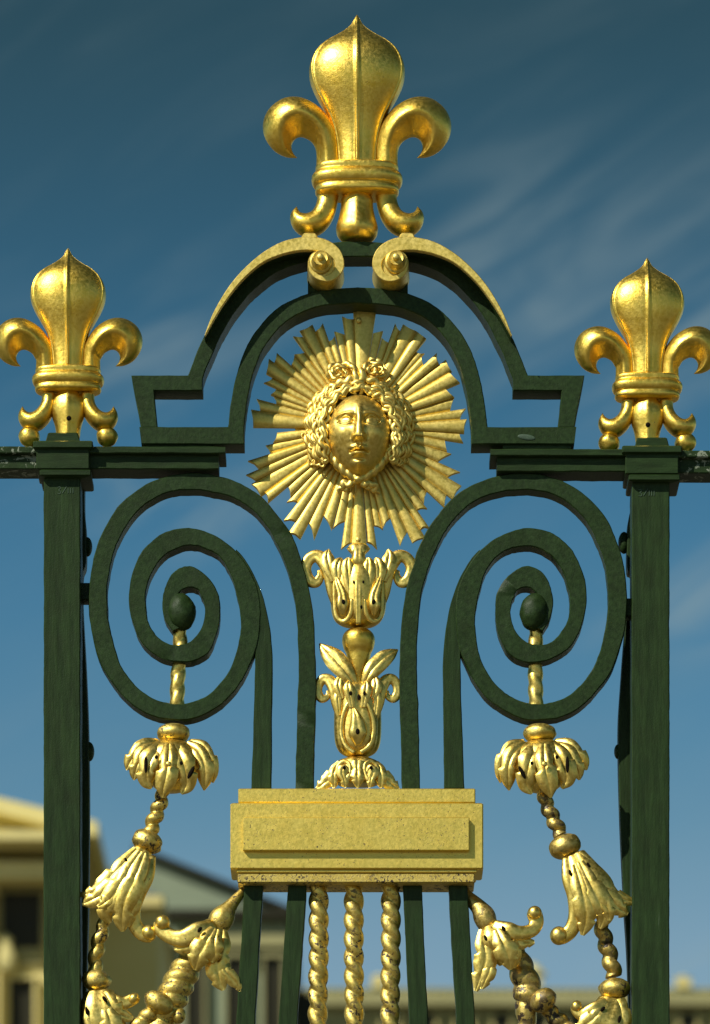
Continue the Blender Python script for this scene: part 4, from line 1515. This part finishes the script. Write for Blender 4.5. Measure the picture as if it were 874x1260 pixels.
        sweep(mb, spx([(0, 275, -4, 12, 12), (30, 330, -2, 30, 30), (75, 380, 2, 40, 40), (100, 420, 4, 54, 52), (115, 455, 5, 52, 50), (130, 480, 5, 40, 38), (135, 490, 5, 8, 8)]), 24, 5)
        E.put(mb, 'spray_stem', wm, label='dark spotted gilded cone and leaf spray reaching from the plaque')
        L = lambda p, **k: E.leaf(spx(p), **k)
        L([(140, 470, 8, 50), (165, 530, 12, 76), (190, 600, 10, 60), (210, 655, 8, 30)], groove=0.12, name='leaf_body', n=40, ribs=5, fat=1.12)
        L([(150, 465, 16, 26), (215, 500, 22, 44), (280, 510, 22, 34), (335, 495, 20, 32), (358, 455, 18, 34), (350, 415, 18, 36), (349, 405, 18, 32)], groove=0.12, name='curled_leaf')
        E.bead(*z(350, 412), 19, 9, 9, 9, 0, mat=M_GOLD_LEAF, name='curl_end')
        L([(210, 520, 18, 16), (260, 548, 21, 32), (305, 555, 19, 26), (345, 552, 16, 8)], groove=0.3)
        L([(165, 490, 24, 20), (195, 560, 29, 46), (220, 625, 27, 46), (232, 680, 21, 8)], groove=0.35)
        L([(240, 545, 24, 18), (245, 590, 27, 30), (250, 640, 24, 28), (250, 672, 20, 6)], groove=0.3)
        L([(105, 490, 12, 22), (105, 570, 16, 40), (110, 640, 16, 46), (90, 710, 14, 40), (62, 790, 11, 8)], groove=0.3, name='long_leaf')
        L([(135, 620, 14, 14), (130, 690, 17, 28), (110, 740, 15, 24), (92, 778, 12, 6)], groove=0.3)
        E.hole(*z(198, 487), 32, 2.3, -30, 1.8)
        E.hole(*z(110, 533), 27, 2.0, -20, 2.0)
        G = Orn()
        mb = MB()
        rope(mb, spx([(250, 570, -6, 40), (275, 650, -4, 62), (305, 745, -2, 72), (320, 830, -2, 76), (310, 910, -2, 54), (315, 1000, -2, 46), (350, 1180, -4, 46)]), 24, 1, 0.20, 34, -1, 1.6)
        G.put(mb, 'thick_twisted_stem', M_GOLD_WORN, label='dark spotted twisted stem leaning under the leaf spray')
        G.bead(*z(392, 838), 16, 17.5, 14, 15, -35, mat=M_GOLD_WORN, jit=0.1)
        mb = MB()
        rope(mb, spx([(395, 850, 6, 40), (440, 915, 6, 44), (505, 970, 4, 44), (580, 1080, 2, 42)]), 16, 1, 0.28, 24, -1, 1.4)
        G.put(mb, 'side_stem', M_GOLD_WORN)


side(-1)
side(1)

# ------------------------------------------------------------------ palace far behind
m, t, b = nodes_of('cream_stone')
v = coords(t)
n1 = noise_node(t, v, 0.9, 5)
c = mix(t, n1.outputs['Fac'], (0.66, 0.56, 0.20), (0.80, 0.70, 0.31))
t.links.new(c, b.inputs['Base Color'])
b.inputs['Roughness'].default_value = 0.9
M_STONE = m
m, t, b = nodes_of('grey_slate')
v = coords(t, (1, 1, 3))
n1 = noise_node(t, v, 2.5, 5)
c = mix(t, n1.outputs['Fac'], (0.12, 0.14, 0.13), (0.22, 0.24, 0.22))
t.links.new(c, b.inputs['Base Color'])
b.inputs['Roughness'].default_value = 0.6
M_SLATE = m
m, t, b = nodes_of('dark_pane')
b.inputs['Base Color'].default_value = (0.03, 0.028, 0.016, 1)
b.inputs['Roughness'].default_value = 0.45
b.inputs['Specular IOR Level'].default_value = 0.15
M_PANE = m
m, t, b = nodes_of('dark_stone')
v = coords(t)
n1 = noise_node(t, v, 1.6, 5)
c = mix(t, n1.outputs['Fac'], (0.25, 0.235, 0.10), (0.40, 0.37, 0.17))  # darker stone, also used where shade is put into the colour
t.links.new(c, b.inputs['Base Color'])
b.inputs['Roughness'].default_value = 0.9
M_DARK_STONE = m


def plain(name, c0, c1, scale, rough):
    m, t, b = nodes_of(name)
    n1 = noise_node(t, coords(t), scale, 5)
    t.links.new(mix(t, n1.outputs['Fac'], c0, c1), b.inputs['Base Color'])
    b.inputs['Roughness'].default_value = rough
    return m


M_LEAD = plain('grey_green_lead', (0.18, 0.22, 0.14), (0.28, 0.33, 0.22), 1.2, 0.7)
M_COPPER = plain('pale_copper_green', (0.20, 0.27, 0.19), (0.27, 0.33, 0.25), 0.8, 0.7)


def far(px, py, dist):
    """where a drawing point falls on a plane dist metres behind the gate"""
    k = (10.0 + dist) / 10.0
    return ((px - CXW) * S * k, dist, EYE + (HOR - py) * S * k)


def rbox(mb, x0, x1, y0, y1, z0, z1):
    mb.add([(x0, y0, z0), (x1, y0, z0), (x1, y1, z0), (x0, y1, z0), (x0, y0, z1), (x1, y0, z1), (x1, y1, z1), (x0, y1, z1)],
           [(0, 1, 2, 3), (4, 5, 6, 7), (0, 1, 5, 4), (1, 2, 6, 5), (2, 3, 7, 6), (3, 0, 4, 7)])


def thing(name, label, cat, loc, group=None):
    o = bpy.data.objects.new(name, None)
    COL.objects.link(o)
    o.location = loc
    o['label'] = label
    o['category'] = cat
    if group:
        o['group'] = group
    return o


def part(name, mat, parent, *boxes, smooth=False):
    mb = MB()
    for bx in boxes:
        rbox(mb, *bx)
    return mb.build(name, mat, parent, smooth=smooth, raw=True)


# temple-fronted pavilion on the left
D = 80.0
X = lambda px: far(px, 0, D)[0]
Z = lambda py: far(0, py, D)[2]
pav = thing('palace_pavilion', 'cream stone palace pavilion with pediment, tall windows and slate roof behind the post', 'palace', (X(-150), D + 6, 0))
part('wall', M_STONE, pav, (X(-420), X(92), D + 1.2, D + 14, 0, Z(1050)))
part('cornice', M_STONE, pav, (X(-430), X(98), D - 0.5, D + 14.3, Z(1040), Z(1029)))
part('frieze', M_DARK_STONE, pav, (X(-424), X(94), D + 1.0, D + 1.18, Z(1055), Z(1040.5)))  # darker stone puts the shadow gap under the cornice into the colour
part('architrave', M_STONE, pav, (X(-424), X(94), D + 0.3, D + 1.19, Z(1076), Z(1055.5)))
mb = MB()
xa, xm, xb = X(-430), X(-165), X(100)
za, zb = Z(1028.5), Z(958)
mb.add([(xa, D + 0.9, za), (xb, D + 0.9, za), (xm, D + 0.9, zb), (xa, D + 12, za), (xb, D + 12, za), (xm, D + 12, zb)],
       [(0, 1, 2), (3, 4, 5), (0, 1, 4, 3), (1, 2, 5, 4), (2, 0, 3, 5)])
mb.build('pediment', M_STONE, pav, smooth=False, raw=True)
for s_ in (-1, 1):
    mb = MB()
    xe = xa - 0.3 if s_ < 0 else xb + 0.3
    h = 0.30
    mb.add([(xe, D + 0.15, za + 0.02), (xm, D + 0.15, zb + 0.02), (xm, D + 0.15, zb + h), (xe, D + 0.15, za + h),
            (xe, D + 12, za + 0.02), (xm, D + 12, zb + 0.02), (xm, D + 12, zb + h), (xe, D + 12, za + h)],
           [(0, 1, 2, 3), (4, 5, 6, 7), (0, 1, 5, 4), (3, 2, 6, 7), (0, 3, 7, 4), (1, 2, 6, 5)])
    mb.build('raking_cornice', M_STONE, pav, smooth=False, raw=True)
# side block set well back, in the shade of the portico
part('side_wall', M_STONE, pav, (X(92.5), X(182), D + 5.0, D + 14, 0, Z(1048)))
part('side_cornice', M_STONE, pav, (X(92.5), X(188), D + 4.6, D + 14.2, Z(1048), Z(1036)))
mb = MB()
xa, xb = X(100), X(190)
za, zb = Z(1035.5), Z(1002)
mb.add([(xa, D + 4.6, za), (xb, D + 4.6, za), (xa, D + 14, za), (xb, D + 14, za), (xa, D + 6, zb), (X(146), D + 6, zb), (xa, D + 12, zb), (X(146), D + 12, zb)],
       [(0, 1, 5, 4), (1, 3, 7, 5), (3, 2, 6, 7), (2, 0, 4, 6), (4, 5, 7, 6), (0, 2, 3, 1)])
mb.build('roof', M_SLATE, pav, smooth=False, raw=True)
for cx_ in (-335, -243, -151, -59, 22):
    for (y0, y1, hw) in ((1083, 1150, 24), (1191, 1300, 15)):
        fr_ = part('window', M_DARK_STONE if hw > 20 else M_STONE, pav, (X(cx_ - hw - 4), X(cx_ - hw), D + 1.02, D + 1.19, Z(y1), Z(y0)), (X(cx_ + hw), X(cx_ + hw + 4), D + 1.02, D + 1.19, Z(y1), Z(y0)),
                   (X(cx_ - hw - 6), X(cx_ + hw + 6), D + 0.98, D + 1.19, Z(y0), Z(y0 - 4)))
        part('pane', M_PANE, fr_, (X(cx_ - hw), X(cx_ + hw), D + 1.12, D + 1.185, Z(y1), Z(y0)))
    part('recess_shade_slab', M_DARK_STONE, pav, (X(cx_ - 27), X(cx_ + 27), D + 1.10, D + 1.195, Z(1172), Z(1151)))  # flat slab before the wall, its dark colour standing for a shaded recess
    mb = MB()
    bx, bz = X(cx_ - 20), Z(1160)
    rows = [[(bx + r_ * math.cos(2 * PI * j / 16), D + 0.9 + r_ * 0.7 * math.sin(2 * PI * j / 16), bz + h_) for j in range(16)] for h_, r_ in ((-0.34, 0.16), (-0.2, 0.24), (0.0, 0.20), (0.12, 0.13), (0.26, 0.15), (0.36, 0.03))]
    mb.grid(rows)
    mb.build('bust', M_STONE, pav, raw=True)
for cx_ in (-381, -289, -197, -105, -19, 70):
    mb = MB()
    rows = []
    for z_, r_ in ((0, 0.42), (Z(1200), 0.38), (Z(1092), 0.34), (Z(1088), 0.46), (Z(1078), 0.5)):
        rows.append([(X(cx_) + r_ * 0.45 * math.cos(2 * PI * j / 20), D + 0.78 + r_ * 0.45 * math.sin(2 * PI * j / 20), z_) for j in range(20)])
    mb.grid(rows)
    mb.build('column', M_STONE, pav, raw=True)

# slate-roofed range running back to the right of the pavilion
D2 = 112.0
X = lambda px: far(px, 0, D2)[0]
Z = lambda py: far(0, py, D2)[2]
rng = thing('palace_range', 'grey green palace range with sloping slate roof seen through the scrolls', 'palace', (X(240), D2 + 8, 0))
mb = MB()
xa, xm, xb = X(60), X(165), X(355)
za, z1, zb = Z(1127), Z(1047), Z(1127)
mb.add([(xa, D2, za), (xb, D2, zb), (xm, D2, z1), (xa, D2 + 30, za), (xb, D2 + 30, zb), (xm, D2 + 30, z1)],
       [(0, 1, 2), (3, 4, 5), (0, 1, 4, 3), (1, 2, 5, 4), (2, 0, 3, 5)])
mb.build('gable', M_LEAD, rng, smooth=False, raw=True)
mb = MB()
h = 0.12
mb.add([(xm, D2 - 0.3, z1), (xb + .2, D2 - 0.3, zb), (xb + .2, D2 - 0.3, zb + h), (xm, D2 - 0.3, z1 + h), (xm, D2 + 30, z1), (xb + .2, D2 + 30, zb), (xb + .2, D2 + 30, zb + h), (xm, D2 + 30, z1 + h)],
       [(0, 1, 2, 3), (4, 5, 6, 7), (0, 1, 5, 4), (3, 2, 6, 7), (0, 3, 7, 4), (1, 2, 6, 5)])
mb.build('roof_edge', M_PANE, rng, smooth=False, raw=True)
part('wall', M_LEAD, rng, (X(58), X(352), D2 + 0.2, D2 + 29, 0, Z(1127.2)))
part('gutter', M_PANE, rng, (X(206), X(356), D2 - 0.35, D2 + 0.18, Z(1132), Z(1122)))
part('cornice', M_DARK_STONE, rng, (X(56), X(356), D2 - 0.2, D2 + 0.19, Z(1166), Z(1152)))
for cx_ in (120, 186, 240, 290, 336):
    w_ = part('window', M_DARK_STONE, rng, (X(cx_ - 14), X(cx_ - 11), D2 - 0.05, D2 + 0.18, Z(1300), Z(1178)), (X(cx_ + 11), X(cx_ + 14), D2 - 0.05, D2 + 0.18, Z(1300), Z(1178)),
              (X(cx_ - 16), X(cx_ + 16), D2 - 0.1, D2 + 0.18, Z(1178), Z(1173)))
    part('pane', M_PANE, w_, (X(cx_ - 11), X(cx_ + 11), D2 + 0.08, D2 + 0.17, Z(1300), Z(1178)))
part('chimney', M_PANE, rng, (X(362), X(392), D2 + 3, D2 + 5, 0, Z(1196)), (X(368), X(378), D2 + 3.5, D2 + 4.5, Z(1196), Z(1186)))

# distant wing along the right
D3 = 150.0
X = lambda px: far(px, 0, D3)[0]
Z = lambda py: far(0, py, D3)[2]
wing = thing('palace_wing', 'long low palace wing with stone balustrade closing the court', 'palace', (X(650), D3 + 7, 0))
part('wall', M_DARK_STONE, wing, (X(330), X(1500), D3 + 0.6, D3 + 15, 0, Z(1234)))
part('cornice', M_DARK_STONE, wing, (X(325), X(1505), D3, D3 + 15.2, Z(1236), Z(1222)))
part('roof', M_COPPER, wing, (X(330), X(1500), D3 + 3, D3 + 12, Z(1221.8), Z(1194)))
for k in range(60):
    x = X(340 + k * 10)
    part('baluster', M_STONE, wing, (x, x + 0.13, D3 + 0.3, D3 + 0.5, Z(1221.8), Z(1217)))
part('balustrade_rail', M_DARK_STONE, wing, (X(328), X(1500), D3 + 0.25, D3 + 0.55, Z(1216.8), Z(1214)))
for cx_ in range(480, 930, 46):
    w_ = part('window', M_STONE, wing, (X(cx_ - 13), X(cx_ - 10), D3 + 0.4, D3 + 0.59, Z(1300), Z(1244)), (X(cx_ + 10), X(cx_ + 13), D3 + 0.4, D3 + 0.59, Z(1300), Z(1244)))
    part('pane', M_PANE, w_, (X(cx_ - 10), X(cx_ + 10), D3 + 0.5, D3 + 0.58, Z(1300), Z(1244)))


def trophy(px, py, k, label):
    """stone urn with a heap of arms on the balustrade"""
    o = thing('stone_trophy', label, 'sculpture', (X(px), D3 + 0.4, Z(1214)), 'stone trophies along the balustrade')
    part('plinth', M_STONE, o, (X(px - 9 * k), X(px + 9 * k), D3 + 0.1, D3 + 0.7, Z(1214), Z(1204)))
    mb = MB()
    rows = []
    top = Z(py)
    bot = Z(1204)
    for u, r_ in ((0, 5), (0.15, 8), (0.35, 12), (0.55, 9), (0.7, 7), (0.85, 6), (1.0, 1.5)):
        rr = r_ * k * S * (10 + D3) / 10
        rows.append([(X(px) + rr * (1 + 0.25 * math.sin(3 * a + px)) * math.cos(a), D3 + 0.4 + rr * math.sin(a), bot + (top - bot) * u) for a in [2 * PI * j / 18 for j in range(18)]])
    mb.grid(rows)
    mb.build('figure', M_STONE, o, raw=True)


trophy(655, 1182, 1.3, 'tall stone trophy on the balustrade beside the right leaf spray')
trophy(842, 1198, 1.0, 'small stone trophy on the balustrade outside the right post')
trophy(466, 1196, 0.9, 'stone trophy on the balustrade behind the twisted bars')
